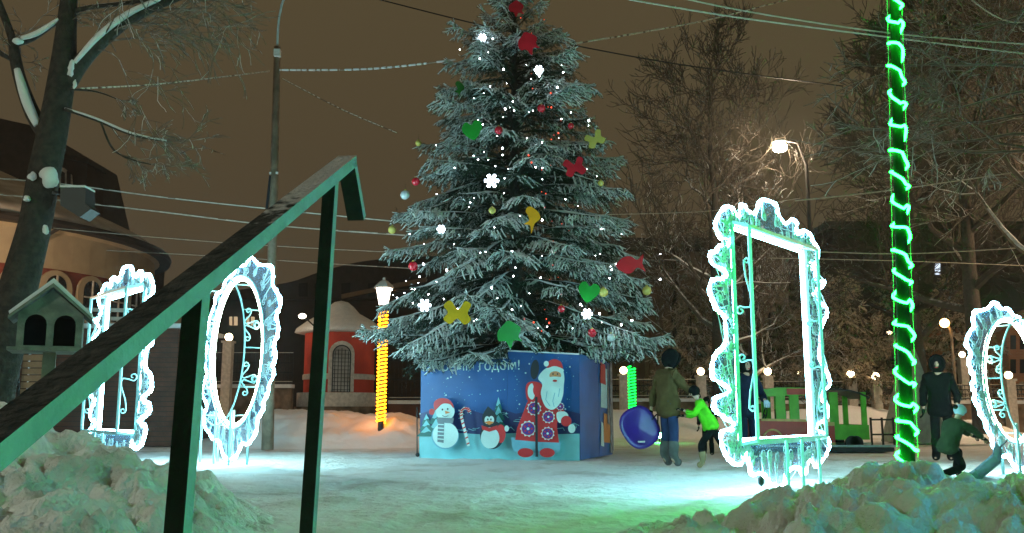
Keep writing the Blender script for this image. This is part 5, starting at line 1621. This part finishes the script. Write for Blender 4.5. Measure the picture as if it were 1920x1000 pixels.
# red kiosk
kc = W(622, 745, 36)
root = empty('red_kiosk', (kc.x, kc.y + 1.4, 0), 'round red kiosk with thick snow cap and arched lattice door', 'kiosk')
KC = Vector((kc.x, kc.y + 1.4, 0)); KR = 1.42
zg = W(622, 770, 36).z; zw = W(622, 736, 36).z; zt = W(622, 622, 36).z
mb = MB(); mb.lathe([(KR, zw), (KR, zt + .02)], M['red_paint'], KC, 40); mb.build('wall', root, False)
mb = MB(); mb.lathe([(KR + .02, zw + .52), (KR + .05, zw + .54), (KR + .05, zw + .72), (KR + .02, zw + .74)], M['white_trim'], KC, 40)
mb.lathe([(KR + .25, zw - .55), (KR + .25, zw + .0)], M['white_trim'], KC, 40); mb.build('trim', root)
mb = MB(); mb.lathe([(KR + .35, 0), (KR + .35, zw - .55)], M['stone'], KC, 40); mb.build('plinth', root)
mb = MB(); mb.lathe([(KR + .15, zt), (KR + .42, zt + .05), (KR + .36, zt + .2), (KR - .1, zt + .55), (KR * .55, zt + .85), (KR * .36, zt + 1.15), (KR * .2, zt + 1.33), (0.02, zt + 1.4)], M['snow'], KC, 40); mb.build('snow_roof', root, True)
ang = -PI / 2 + 0.24; n = Vector((math.cos(ang), math.sin(ang), 0)); t = Vector((-n.y, n.x, 0)); o = KC + n * (KR * .985) + Vector((0, 0, zw + .02))
mb = MB()
fr = [o + t * x + Vector((0, 0, z)) for x, z in arch_pts(1.0, 2.0)]; mb.extr(fr, n * .12, M['white_trim'])
dr = mb.build('door', root)
mb = MB(); mb.extr([o + t * x + Vector((0, 0, z)) + n * .10 for x, z in arch_pts(.66, 1.80)], n * .035, M['roof_snow']); mb.build('door_leaf', dr)
mb = MB()
for k in range(5): x = -0.26 + k * .13; mb.bar(o + t * x + n * .15, o + t * x + n * .15 + Vector((0, 0, 1.72 - abs(x) * .5)), .025, .02, M['iron'])
for k in range(11): z = .08 + k * .155; mb.bar(o - t * .32 + n * .155 + Vector((0, 0, z)), o + t * .32 + n * .155 + Vector((0, 0, z)), .02, .02, M['iron'])
mb.tube([o + t * x * 1.0 + Vector((0, 0, z)) + n * .15 for x, z in arch_pts(.68, 1.82)], .025, M['iron'], 5, True)
mb.build('lattice', dr)
M['spot'] = glow_mat('spot_glass', (1.0, 0.86, 0.62), 18)
sl = W(567, 593, 35); root2 = empty('wall_spotlight', sl, 'small bright spotlight on the left of the kiosk roof', 'spotlight')
mb = MB(); mb.ball(sl, 0.10, M['spot'], 10, sx=1.5); mb.build('lens', root2, True)
mb = MB(); mb.bar(sl + Vector((.05, .12, -.02)), sl + Vector((.35, .7, -.35)), .04, .04, M['iron']); mb.build('bracket', root2)

# stone wall, fence panels and lamp pillars
def fence_run(u0, u1, Y, vb, vt, label, zfoot=0.0, wallmat='stone', lampu=(), grp='iron fence runs', snowcap=True):
    a = W(u0, vb, Y); b = W(u1, vb, Y); zt = W(u0, vt, Y).z
    root = empty('iron_fence', ((a.x + b.x) / 2, Y, 0), label, 'fence', grp)
    mb = MB(); mb.box(a.x, b.x, Y - .15, Y + .25, -.1, a.z - .12, M[wallmat]); mb.build('stone_base', root)
    mb = MB(); mb.box(a.x - .02, b.x + .02, Y - .22, Y + .32, a.z - .118, a.z + .02, M['snow']); mb.build('coping', root)
    mb = MB(); h = zt - a.z
    nrail = 4
    for k in range(nrail):
        z = a.z + .10 + (h - .12) * k / (nrail - 1)
        mb.bar((a.x, Y, z), (b.x, Y, z), .035, .035, M['iron']); 
        if k % 3 == 0: mb.bar((a.x, Y, z + .03), (b.x, Y, z + .03), .035, .025, M['wire_snow'])
    n = int((b.x - a.x) / .16); rg = random.Random(int(u0))
    for k in range(n + 1):
        x = a.x + (b.x - a.x) * k / max(n, 1)
        mb.bar((x, Y, a.z), (x, Y, zt + (.08 if k % 2 else 0)), .018, .018, M['iron'])
    x = a.x + .3
    while x < b.x - .3:
        mb.tube([(x + .13 * math.cos(q), Y, a.z + h * .5 + .13 * math.sin(q)) for q in np.linspace(0, 5.5, 12)], .012, M['iron'], 4)
        mb.tube([(x + .25 + .10 * math.cos(q), Y, a.z + h * .28 + .10 * math.sin(q)) for q in np.linspace(2, 8, 12)], .012, M['iron'], 4)
        x += .5
    mb.build('railing', root)
fence_run(395, 548, 35.5, 722, 662, 'iron fence on a rubble wall left of the red kiosk')
fence_run(730, 800, 35.5, 752, 640, 'dark fence between the amber post and the printed box', wallmat='planks')
fence_run(1100, 1330, 37, 748, 712, 'iron fence behind the green post right of the box')
fence_run(1330, 1700, 37.4, 752, 716, 'iron fence behind the ride cars')
fence_run(1705, 2000, 37, 752, 722, 'iron fence behind the right hand people')
def pillar(u, v, Y, vb, label, m='globe', r=0.17):
    p = W(u, v, Y); zb = 0
    root = empty('lamp_pillar', (p.x, Y, 0), label, 'lamp pillar', 'lamp pillars of the fence')
    mb = MB(); w = .17; zt = p.z - r - .02
    mb.box(p.x - w, p.x + w, Y - .2 - w, Y - .2 + w, -.05, zt, M['white_trim']); mb.box(p.x - w - .05, p.x + w + .05, Y - .25 - w, Y - .15 + w, zt, zt + .08, M['white_trim']); mb.build('pillar', root)
    mb = MB(); mb.ball((p.x, Y - .2, zt + .08 + r), r, M[m], 14); mb.build('lamp_globe', root, True)
for i, (u, v, Y, lab) in enumerate([(432, 636, 35.2, 'lamp pillar seen through the left oval frame'), (1168, 698, 36.6, 'lamp pillar beside the green wrapped post'),
    (1312, 700, 36.8, 'lamp pillar above the green jacket of the child'), (1437, 700, 36.9, 'lamp pillar seen inside the rectangular frame'),
    (1592, 705, 37, 'left lamp pillar between the frame and the green pole'), (1638, 709, 37, 'right lamp pillar between the frame and the green pole'),
    (1347, 643, 44, 'higher lamp pillar left of the rectangular frame'), (1665, 627, 46, 'higher lamp just left of the green pole'), (1886, 707, 36.8, 'lamp pillar seen inside the right oval frame'),
    (1800, 668, 40, 'lamp pillar right of the black clad person'), (1497, 702, 40, 'small lamp pillar beside the bright bar of the frame')]):
    pillar(u, v, Y, 0, lab, r=0.15 if Y < 40 else 0.13)

# grey market tent behind the green pole
root = empty('market_tent', W(1728, 780, 24) * 1.0, 'grey pointed canvas tent just right of the green wrapped pole', 'tent')
tp = W(1716, 655, 24); t1 = W(1690, 800, 24); t2 = W(1760, 800, 24)
mb = MB(); mb.add([tp, (t1.x, 23.4, 0), (t2.x, 23.4, 0), (t2.x, 25.4, 0), (t1.x, 25.4, 0), tp + Vector((0, .8, 0))], [(0, 1, 2), (0, 2, 3, 5), (5, 3, 4), (5, 4, 1, 0)], M['canvas']); mb.build('canvas', root)

# ------------------------------------------------------------ kiddie ride cars
def ride_car(u0, u1, Y, label, style):
    a = W(u0, 840, Y); b = W(u1, 840, Y)
    x0, x1 = a.x, b.x; w = 1.15; zt = W(u0, 727, Y).z
    root = empty('ride_car', ((x0 + x1) / 2, Y, 0), label, 'ride car', 'cars of the small ride')
    zf = 0.22
    if style == 0:
        zm = W(u0, 790, Y).z; zr = zt
        # body with curved nose
        prof = [(x0, zf), (x1, zf), (x1, zm), (x0 + .25, zm + .05), (x0 + .05, zm - .06)]
        mb = MB()
        for yy in (Y, Y + w - .04): mb.extr([Vector((x, yy, z)) for x, z in prof], (0, .04, 0), M['ride_red'])
        mb.box(x0 + .02, x1 - .02, Y + .04, Y + w - .04, zf, zf + .05, M['ride_red']); mb.build('body', root)
        mb = MB(); mb.bar((x0 + .2, Y - .01, zm + .03), (x1, Y - .01, zm + .01), .03, .05, M['ride_yellow']); mb.bar((x0, Y - .01, zf + .03), (x1, Y - .01, zf + .03), .03, .06, M['ride_yellow'])
        mb.tube([(x0 + .42 + .20 * math.cos(q), Y - .02, zf + .02 + .20 * math.sin(q)) for q in np.linspace(0, PI, 12)], .02, M['ride_yellow'], 5); mb.build('trim', root)
        for xx in (x0 + .62, x1 - .3):
            for yy in (Y, Y + w - .05):
                mb = MB(); mb.box(xx - .10, xx + .10, yy, yy + .05, zm + .02, zr - .16, M['ride_green']); mb.build('roof_post', root)
        mb = MB(); P = [(x0 + .02, zr - .2), (x1, zr - .16), (x1, zr), (x0 + .55, zr + .0), (x0 + .2, zr - .05)]
        mb.extr([Vector((x, Y - .04, z)) for x, z in P], (0, w + .06, 0), M['ride_green'])
        mb.box(x0 + .75, x0 + 1.15, Y - .05, Y - .042, zr - .15, zr - .02, M['ride_red']); mb.build('roof', root)
        mb = MB(); mb.box(x0 + .35, x1 - .1, Y + .3, Y + w - .2, zf + .05, zf + .28, M['black']); mb.box(x0 + .75, x0 + .82, Y + .3, Y + w - .2, zf + .28, zm + .25, M['black']); mb.build('seat', root)
        mb = MB(); mb.tube([(x0 + .3, Y + .5, zm - .05), (x0 + .42, Y + .5, zm + .14)], .02, M['black'], 6)
        mb.tube([(x0 + .42 + .03 * math.sin(q), Y + .5 + .13 * math.cos(q), zm + .15 + .13 * math.sin(q)) for q in np.linspace(0, 6.28, 14)][:-1], .014, M['black'], 5, True); mb.build('steering_wheel', root)
    else:
        zm = W(u0, 797, Y).z
        mb = MB()
        mb.box(x0 + .06, x1, Y, Y + .04, zf, zm, M['ride_green']); mb.box(x0 + .06, x1, Y + w - .04, Y + w, zf, zm, M['ride_green']); mb.box(x1 - .04, x1, Y + .04, Y + w - .04, zf, zm, M['ride_green'])
        mb.box(x0 + .06, x1 - .04, Y + .04, Y + w - .04, zf, zf + .05, M['ride_green']); mb.build('body', root)
        mb = MB(); mb.box(x0 - .12, x0 + .05, Y - .02, Y + w, zf - .06, zm - .02, M['ride_red']); mb.box(x0 - .12, x0 + .05, Y - .03, Y + w + .01, zm - .02, zm + .06, M['ride_yellow'])
        mb.box(x0 - .12, x0 + .05, Y - .03, Y + w + .01, zf - .2, zf - .06, M['ride_yellow']); mb.build('bumper', root)
        for xx, ww in ((x0 - .02, .18), (x1 - .14, .11)):
            for yy in (Y, Y + w - .05):
                mb = MB(); mb.box(xx, xx + ww, yy, yy + .05, zm, zt - .10, M['ride_green']); mb.build('roof_post', root)
        mb = MB(); P = smooth([Vector((x0 - .2, Y - .04, zt - .02)), Vector((x0 + .3, Y - .04, zt - .03)), Vector((x1 - .2, Y - .04, zt - .10)), Vector((x1 + .04, Y - .04, zt - .20))], 5)
        mb.extr(P + [p - Vector((0, 0, .035)) for p in reversed(P)], (0, w + .06, 0), M['black']); mb.build('roof', root)
        mb = MB(); mb.box(x0 + .2, x1 - .1, Y + .35, Y + w - .1, zf + .05, zf + .25, M['black']); mb.build('seat', root)
    for xx in (x0 + .42, x1 - .3):
        for yy in (Y - .03, Y + w - .06):
            mb = MB(); mb.lathe([(.03, 0), (.15, .01), (.16, .05), (.15, .09), (.03, .09)], M['black'], (xx, yy + .09, .15), 16, Matrix.Rotation(R(90), 4, 'X')); mb.build('wheel', root)
    return root
ride_car(1412, 1520, 19.4, 'red and green ride car with windowed cab behind the rectangular frame', 0)
ride_car(1562, 1632, 19.8, 'open green ride car with thin dark roof left of the green pole', 1)
root = empty('ride_track', (W(1560, 845, 19.3).x, 19.3, 0), 'low black platform under the ride cars', 'platform')
x0, x1 = W(1405, 845, 19.2).x, W(1668, 845, 19.2).x
mb = MB(); mb.box(x0, x1, 18.95, 21.3, 0, .09, M['black']); mb.build('deck', root)
mb = MB()
for yy in (19.2, 20.7): mb.box(x0, x1 + .2, yy - .03, yy + .03, .09, .13, M['steel_side'])
mb.build('rails', root)
root = empty('low_barrier', (W(1660, 830, 22).x, 22, 0), 'low dark barrier between the ride and the green pole', 'barrier')
mb = MB(); a = W(1634, 815, 22); b = W(1676, 815, 22)
mb.bar(a, b, .04, .04, M['iron']); mb.bar((a.x, 22, a.z + .35), (b.x, 22, a.z + .35), .04, .04, M['iron'])
for x in (a.x, (a.x + b.x) / 2, b.x): mb.bar((x, 22, 0), (x, 22, a.z + .4), .04, .04, M['iron'])
o = mb.build('rails', root)

# ------------------------------------------------------------ people
def skin(name, nodes, edges, m, parent, root_i=0, sub=2, smooth_=True):
    """nodes: list of (x,y,z,r) or (x,y,z,rx,ry) in the person's local frame"""
    me = bpy.data.meshes.new(name)
    me.from_pydata([n[:3] for n in nodes], edges, [])
    me.materials.append(m)
    ob = bpy.data.objects.new(name, me); COL.objects.link(ob); ob.parent = parent
    md = ob.modifiers.new('skin', 'SKIN'); md.use_smooth_shade = True
    for i, n in enumerate(nodes):
        sv = me.skin_vertices[0].data[i]
        sv.radius = (n[3], n[4] if len(n) > 4 else n[3]); sv.use_root = (i == root_i)
    ss = ob.modifiers.new('subdiv', 'SUBSURF'); ss.levels = sub; ss.render_levels = sub
    return ob

def hand_nodes(nodes, edges, wi, wrist, d, s, side):
    """adds a palm and five curled fingers; wi index of the wrist node"""
    d = Vector(d).normalized(); up = Vector((0, 0, 1))
    lat = d.cross(up); lat = Vector((1, 0, 0)) if lat.length < .1 else lat.normalized()
    lat = Vector((0, 1, 0)) if abs(d.z) > .9 else lat
    nr = d.cross(lat).normalized()
    w = Vector(wrist)
    pi = len(nodes); p = w + d * .05 * s; nodes.append((*p, .030 * s)); edges.append((wi, pi))
    for k, ln in enumerate((.062, .072, .067, .052)):
        b = w + d * .085 * s + lat * (k - 1.5) * .021 * s
        i0 = len(nodes); nodes.append((*b, .010 * s)); edges.append((pi, i0))
        c = b + d * ln * .5 * s + nr * .012 * s; nodes.append((*c, .0095 * s)); edges.append((i0, i0 + 1))
        e = c + d * ln * .35 * s + nr * .03 * s; nodes.append((*e, .008 * s)); edges.append((i0 + 1, i0 + 2))
    b = w + d * .035 * s - lat * .035 * s; i0 = len(nodes); nodes.append((*b, .012 * s)); edges.append((pi, i0))
    e = b + d * .04 * s - lat * .018 * s + nr * .01 * s; nodes.append((*e, .010 * s)); edges.append((i0, i0 + 1))

def person(loc, rotz, s, pose, label, coat_m, trouser_m, boot_m, hat_m, skin_m='c_skin', glove_m=None, hat='beanie', coat_len=0.0, hood=False, extra=None, group=None):
    """pose: joint name -> (x,y,z) in metres for a 1.75 m adult; +y is the way the person faces"""
    root = empty('person', loc, label, 'person', group)
    root.rotation_euler = (0, 0, rotz)
    J = {k: Vector(v) * s for k, v in pose.items()}
    def N(k, *r): return (*J[k], *[x * s for x in r])
    nodes = [N('pelvis', .12, .10), N('waist', .11, .09), N('chest', .13, .10), N('neck', .05), N('head', .075, .085), N('crown', .055, .06)]
    edges = [(0, 1), (1, 2), (2, 3), (3, 4), (4, 5)]
    for sd in ('l', 'r'):
        i = len(nodes)
        nodes += [N(sd + 'sh', .05), N(sd + 'el', .038), N(sd + 'wr', .027)]; edges += [(2, i), (i, i + 1), (i + 1, i + 2)]
        hand_nodes(nodes, edges, i + 2, J[sd + 'wr'], J[sd + 'wr'] - J[sd + 'el'], s, 1 if sd == 'r' else -1)
        i = len(nodes)
        nodes += [N(sd + 'hip', .075), N(sd + 'kn', .05), N(sd + 'an', .035), N(sd + 'toe', .035)]; edges += [(0, i), (i, i + 1), (i + 1, i + 2), (i + 2, i + 3)]
    skin('body', nodes, edges, M[skin_m], root)
    # face
    hd = J['head']; fwd = (J['face'] - J['head']); fwd.normalize(); lat = fwd.cross(Vector((0, 0, 1))); lat = lat.normalized() if lat.length > .1 else Vector((1, 0, 0)); upv = lat.cross(fwd).normalized()
    mb = MB(); wl = world_loc(root)
    def fp(a, b, c): return hd + lat * a * s + fwd * b * s + upv * c * s
    mb.tube([fp(0, .085, .02), fp(0, .110, -.02), fp(0, .085, -.028)], [.008 * s, .014 * s, .008 * s], M[skin_m], 6)
    for e in (-.032, .032): mb.ball(fp(e, .082, .018), .010 * s, M['c_hair'], 8)
    mb.tube([fp(-.024, .082, -.058), fp(0, .090, -.060), fp(.024, .082, -.058)], .006 * s, M['o_red'], 5)
    for v_ in range(len(mb.v)): pass
    mb.v = [tuple(Vector(q) + wl) for q in mb.v]
    mb.build('face', root)
    # coat
    cn = [N('hem', .25, .21) if coat_len else N('pelvis', .195, .165), N('pelvis', .215, .185), N('waist', .175, .15), N('chest', .18, .145), N('collar', .09, .09)]
    ce = [(0, 1), (1, 2), (2, 3), (3, 4)] if coat_len else [(1, 2), (2, 3), (3, 4)]
    if not coat_len: cn = cn[1:]; ce = [(0, 1), (1, 2), (2, 3)]
    ci = len(cn) - 2
    for sd in ('l', 'r'):
        i = len(cn); cuff = J[sd + 'el'].lerp(J[sd + 'wr'], .93)
        cn += [N(sd + 'sh', .085), N(sd + 'el', .066), (*cuff, .052 * s)]; ce += [(ci, i), (i, i + 1), (i + 1, i + 2)]
    ct = skin('coat', cn, ce, M[coat_m], root, ci)
    tx_ = bpy.data.textures.new('folds', 'CLOUDS'); tx_.noise_scale = 0.11 * s; tx_.noise_depth = 2
    dm_ = ct.modifiers.new('folds', 'DISPLACE'); dm_.texture = tx_; dm_.strength = 0.055 * s; dm_.mid_level = 0.45
    # trousers
    tn = [N('pelvis', .115, .10)]; te = []
    for sd in ('l', 'r'):
        i = len(tn); tn += [N(sd + 'hip', .088), N(sd + 'kn', .078), (*(J[sd + 'kn'].lerp(J[sd + 'an'], .8)), .066 * s)]; te += [(0, i), (i, i + 1), (i + 1, i + 2)]
    skin('trousers', tn, te, M[trouser_m], root)
    for sd in ('l', 'r'):
        a = J[sd + 'an']; t_ = J[sd + 'toe']; k = J[sd + 'kn'].lerp(a, .2)
        skin('boot', [(*k, .088 * s), (*a, .075 * s), (*(t_), .058 * s)], [(0, 1), (1, 2)], M[boot_m], root, 1)
    # gloves
    if glove_m:
        for sd in ('l', 'r'):
            w_ = J[sd + 'wr']; gn = [(*w_, .036 * s)]; ge = []
            hand_nodes(gn, ge, 0, w_, J[sd + 'wr'] - J[sd + 'el'], s * 1.22, 1)
            skin('glove', gn, ge, M[glove_m], root)
    # hat
    mb = MB()
    mtx = Matrix((lat, fwd, upv)).transposed()
    if hat == 'beanie':
        mb.ball(hd + upv * .035 * s - fwd * .012 * s, .118 * s, M[hat_m], 16, 1, 1.05, .98, mtx)
        mb.v = [q for q in mb.v]
        # open the face: flatten the cap above the brow
        mb.v = [tuple(Vector(q)) if (Vector(q) - hd).dot(upv) > .03 * s or (Vector(q) - hd).dot(fwd) < .0 else tuple(Vector(q) - fwd * max(0, (Vector(q) - hd).dot(fwd) - .05 * s)) for q in mb.v]
    else:  # hood
        mb.ball(hd + upv * .01 * s - fwd * .035 * s, .145 * s, M[hat_m], 16, .95, 1.0, 1.12, mtx)
        mb.v = [tuple(Vector(q) - fwd * max(0, (Vector(q) - hd).dot(fwd) - .045 * s)) for q in mb.v]
        mb.tube([hd + lat * .11 * s * math.cos(q) + upv * (.02 + .13 * math.sin(q)) * s + fwd * .05 * s for q in np.linspace(0, 2 * PI, 16)][:-1], .022 * s, M[hat_m], 6, True)
    mb.v = [tuple(Vector(q) + wl) for q in mb.v]
    mb.build('hat' if hat == 'beanie' else 'hood', root, True)
    return root

STAND = dict(pelvis=(0, 0, .95), waist=(0, 0, 1.1), chest=(0, 0, 1.32), neck=(0, .01, 1.5), collar=(0, .0, 1.50), head=(0, .03, 1.63), crown=(0, .02, 1.70), face=(0, .2, 1.62), hem=(0, 0, .70),
             lsh=(-.19, 0, 1.40), lel=(-.25, -.02, 1.12), lwr=(-.26, .06, .88), rsh=(.19, 0, 1.40), rel=(.25, -.02, 1.12), rwr=(.26, .06, .88),
             lhip=(-.09, 0, .90), lkn=(-.10, .02, .50), lan=(-.11, -.02, .09), ltoe=(-.12, .12, .05), rhip=(.09, 0, .90), rkn=(.10, .02, .50), ran=(.11, -.02, .09), rtoe=(.12, .12, .05))
def pose(**kw):
    d = dict(STAND); d.update(kw); return d

# adult with the saucer, seen from the side and back, head bowed
pa = W(1256, 874, 14.1)
person((pa.x, 14.1, 0), R(-62), 1.0, pose(head=(0, .09, 1.61), crown=(0, .10, 1.68), face=(0, .24, 1.52), neck=(0, .03, 1.5), lwr=(-.30, -.10, .86), lel=(-.26, -.08, 1.1),
       rel=(.20, .16, 1.18), rwr=(.12, .40, 1.12)),
       'person in a long brown coat and grey felt boots holding the purple saucer', 'c_brown', 'c_jeans', 'c_felt', 'c_black', glove_m='c_black', hat='hood', coat_len=1)
# saucer
sc_ = W(1198, 802, 14.2); root = empty('snow_saucer', sc_, 'glossy purple snow saucer held by the person in the brown coat', 'snow saucer')
mb = MB(); prof = [(0.02, -.05), (.2, -.045), (.28, -.02), (.335, .03), (.33, .05), (.27, .045), (.15, .0), (.02, -.02)]
mt = Matrix.Rotation(R(20), 4, 'Z') @ Matrix.Rotation(R(76), 4, 'X') @ Matrix.Scale(0.92, 4)
n0 = len(mb.v)
for r, z in [(1, 1)]:
    pass
V = []; k = 40
for r, z in prof:
    for j in range(k):
        t = 2 * PI * j / k; sqr = 1 / (abs(math.cos(t)) ** 2.5 + abs(math.sin(t)) ** 2.5) ** (1 / 2.5) / 0.94
        V.append(Vector(sc_) + mt @ Vector((r * sqr * math.cos(t + .5), r * sqr * math.sin(t + .5) * .98, z)))
Fc = [(i * k + j, i * k + (j + 1) % k, (i + 1) * k + (j + 1) % k, (i + 1) * k + j) for i in range(len(prof) - 1) for j in range(k)] + [tuple(range(k))[::-1], tuple((len(prof) - 1) * k + j for j in range(k))]
mb.add(V, Fc, M['saucer']); mb.build('dish', root, True)
mb = MB(); q = Vector(sc_) + mt @ Vector((-.05, -.27, .0)); mb.tube([Vector(sc_) + mt @ Vector((x, -.255, .075)) for x in (-.09, -.03, .03)], .014, M['white_trim'], 6)
mb.tube(smooth([Vector(sc_) + mt @ Vector((.24, .12, .05)), Vector(sc_) + mt @ Vector((.33, .2, .10)), Vector(sc_) + mt @ Vector((.33, .05, .06))], 5), .012, M['black'], 5); mb.build('handle', root)

# child in green
pc = W(1330, 878, 13.7)
person((pc.x, 13.7, 0), R(78), 0.72, pose(pelvis=(0, -.05, .88), waist=(0, .03, 1.02), chest=(0, .12, 1.22), neck=(0, .20, 1.40), collar=(0, .18, 1.38), head=(0, .26, 1.53), crown=(0, .28, 1.60), face=(0, .42, 1.49), hem=(0, -.08, .74),
       lsh=(-.19, .13, 1.30), lel=(-.25, .28, 1.08), lwr=(-.18, .46, 1.16), rsh=(.19, .13, 1.30), rel=(.25, .28, 1.06), rwr=(.15, .48, 1.06),
       lhip=(-.09, -.08, .80), lkn=(-.10, .16, .46), lan=(-.10, .10, .09), ltoe=(-.10, .25, .05), rhip=(.09, -.1, .80), rkn=(.10, -.28, .46), ran=(.11, -.62, .12), rtoe=(.12, -.50, .04)),
       'child in a bright green jacket leaning forward beside the person in brown', 'c_green', 'c_black', 'c_tan', 'c_black', glove_m='c_black', coat_len=1)
# dark child further back
pd = W(1292, 836, 19.5)
person((pd.x, 17.6, 0), R(160), 0.62, pose(), 'small dark clothed child half hidden behind the green jacket', 'c_black', 'c_black', 'c_black', 'c_black', glove_m='c_black')
# person seen through the rectangular frame
pe = W(1404, 850, 15.4)
person((pe.x, 15.4, 0), R(200), 0.98, pose(lel=(-.24, .10, 1.12), lwr=(-.16, .30, 1.02)), 'person in navy clothes seen through the rectangular frame', 'c_navy', 'c_navy', 'c_black', 'c_black', glove_m='c_paleblue', hat='hood', coat_len=1)
# black clad adult
pf = W(1770, 860, 15.6)
person((pf.x, 15.6, 0), R(150), 1.0, pose(head=(0, .05, 1.62), lel=(-.27, .02, 1.12), lwr=(-.27, .16, .92)), 'tall person in black coat and hood standing behind the kneeling child', 'c_black', 'c_black', 'c_black', 'c_black', glove_m='c_black', hat='hood', coat_len=1)
# kneeling child
pg = W(1786, 900, 11.6)
ch = person((pg.x, 11.6, 0), R(-72), 0.66, pose(pelvis=(0, -.05, .62), waist=(0, .03, .76), chest=(0, .14, .95), neck=(0, .22, 1.12), collar=(0, .20, 1.1), head=(0, .30, 1.24), crown=(0, .33, 1.32), face=(0, .47, 1.16), hem=(0, -.12, .45),
       lsh=(-.19, .15, 1.02), lel=(-.22, .42, .92), lwr=(-.16, .68, .80), rsh=(.19, .15, 1.02), rel=(.22, .40, .88), rwr=(.16, .64, .76),
       lhip=(-.10, -.02, .58), lkn=(-.13, .34, .50), lan=(-.13, .22, .10), ltoe=(-.14, .36, .05), rhip=(.10, -.04, .58), rkn=(.13, .16, .22), ran=(.13, -.22, .12), rtoe=(.13, -.36, .10)),
       'crouching child in an olive coat and pale blue hat beside the right oval frame', 'c_olive', 'c_black', 'c_black', 'c_paleblue', glove_m='c_black', coat_len=1)
hat_o = [c_ for c_ in ch.children if c_.name.startswith('hat')][0]
mb = MB(); mb.ball((pg.x + .20, 11.6 - .06, .885), .030, M['c_black'], 10); mb.build('hat_patch', ch, True)
# sled
sx_, sy_ = W(1838, 880, 11.9).x, 11.9
root = empty('sled', (sx_, sy_, 0), 'pale blue plastic sled in front of the crouching child', 'sled')
mb = MB(); mt = Matrix.Translation((sx_, sy_, 0)) @ Matrix.Rotation(R(-25), 4, 'Z') @ Matrix.Rotation(R(-38), 4, 'Y')
sec = [(-.42, .10, .20), (-.30, .02, .22), (.0, .0, .23), (.30, .02, .21), (.42, .12, .13)]
for i in range(len(sec) - 1):
    (xa, za, wa), (xb, zb, wb) = sec[i], sec[i + 1]
    mb.add([mt @ Vector(p) for p in [(xa, -wa, za), (xb, -wb, zb), (xb, wb, zb), (xa, wa, za)]], [(0, 1, 2, 3)], M['c_sled'])
    for sg in (-1, 1): mb.add([mt @ Vector(p) for p in [(xa, sg * wa, za), (xb, sg * wb, zb), (xb, sg * (wb + .04), zb + .10), (xa, sg * (wa + .04), za + .10)]], [(0, 1, 2, 3)], M['c_sled'])
o = mb.build('shell', root, True); sol = o.modifiers.new('thick', 'SOLIDIFY'); sol.thickness = .012
mb = MB(); mb.tube(smooth([mt @ Vector((.40, -.1, .14)), mt @ Vector((.55, 0, .16)), mt @ Vector((.40, .1, .14))], 6), .008, M['black'], 5); mb.build('cord', root)

# frosty air
HZ = 0.0007
if HZ:
    mb = MB(); mb.box(-165, 165, -50, 200, -1.5, 24, M['snow']); o = mb.build('haze'); tag(o, None, None, None, 'stuff')
    m = bpy.data.materials.new('haze'); m.use_nodes = True; t = m.node_tree; t.nodes.clear()
    ou = t.nodes.new('ShaderNodeOutputMaterial'); pv = t.nodes.new('ShaderNodeVolumePrincipled')
    pv.inputs['Color'].default_value = (0.9, 0.88, 0.85, 1); pv.inputs['Density'].default_value = HZ; pv.inputs['Anisotropy'].default_value = 0.75
    t.links.new(pv.outputs[0], ou.inputs['Volume']); o.data.materials.clear(); o.data.materials.append(m)
# loose bits
wb = W(1226, 992, 4.2)
mb = MB(); mb.box(-.01, .01, -.35, .35, 0, .17, M['wood_pole'], Matrix.Translation((wb.x + .02, 4.2, .02)) @ Matrix.Rotation(R(28), 4, 'Z') @ Matrix.Rotation(R(14), 4, 'Y'))
tag(mb.build('wooden_board'), 'edge of a brown board sticking out of the right snow pile', 'board')
rk = W(1427, 902, 9.5)
root = empty('connector_box', rk, 'small dark connector hanging under the rectangular frame', 'connector')
mb = MB(); mb.ball(rk, .035, M['black'], 6, sz=1.6); mb.build('case', root)
mb = MB(); mb.tube([rk + Vector((0, 0, .04)), rk + Vector((.02, .15, .30))], .006, M['black'], 4); mb.build('cord', root)
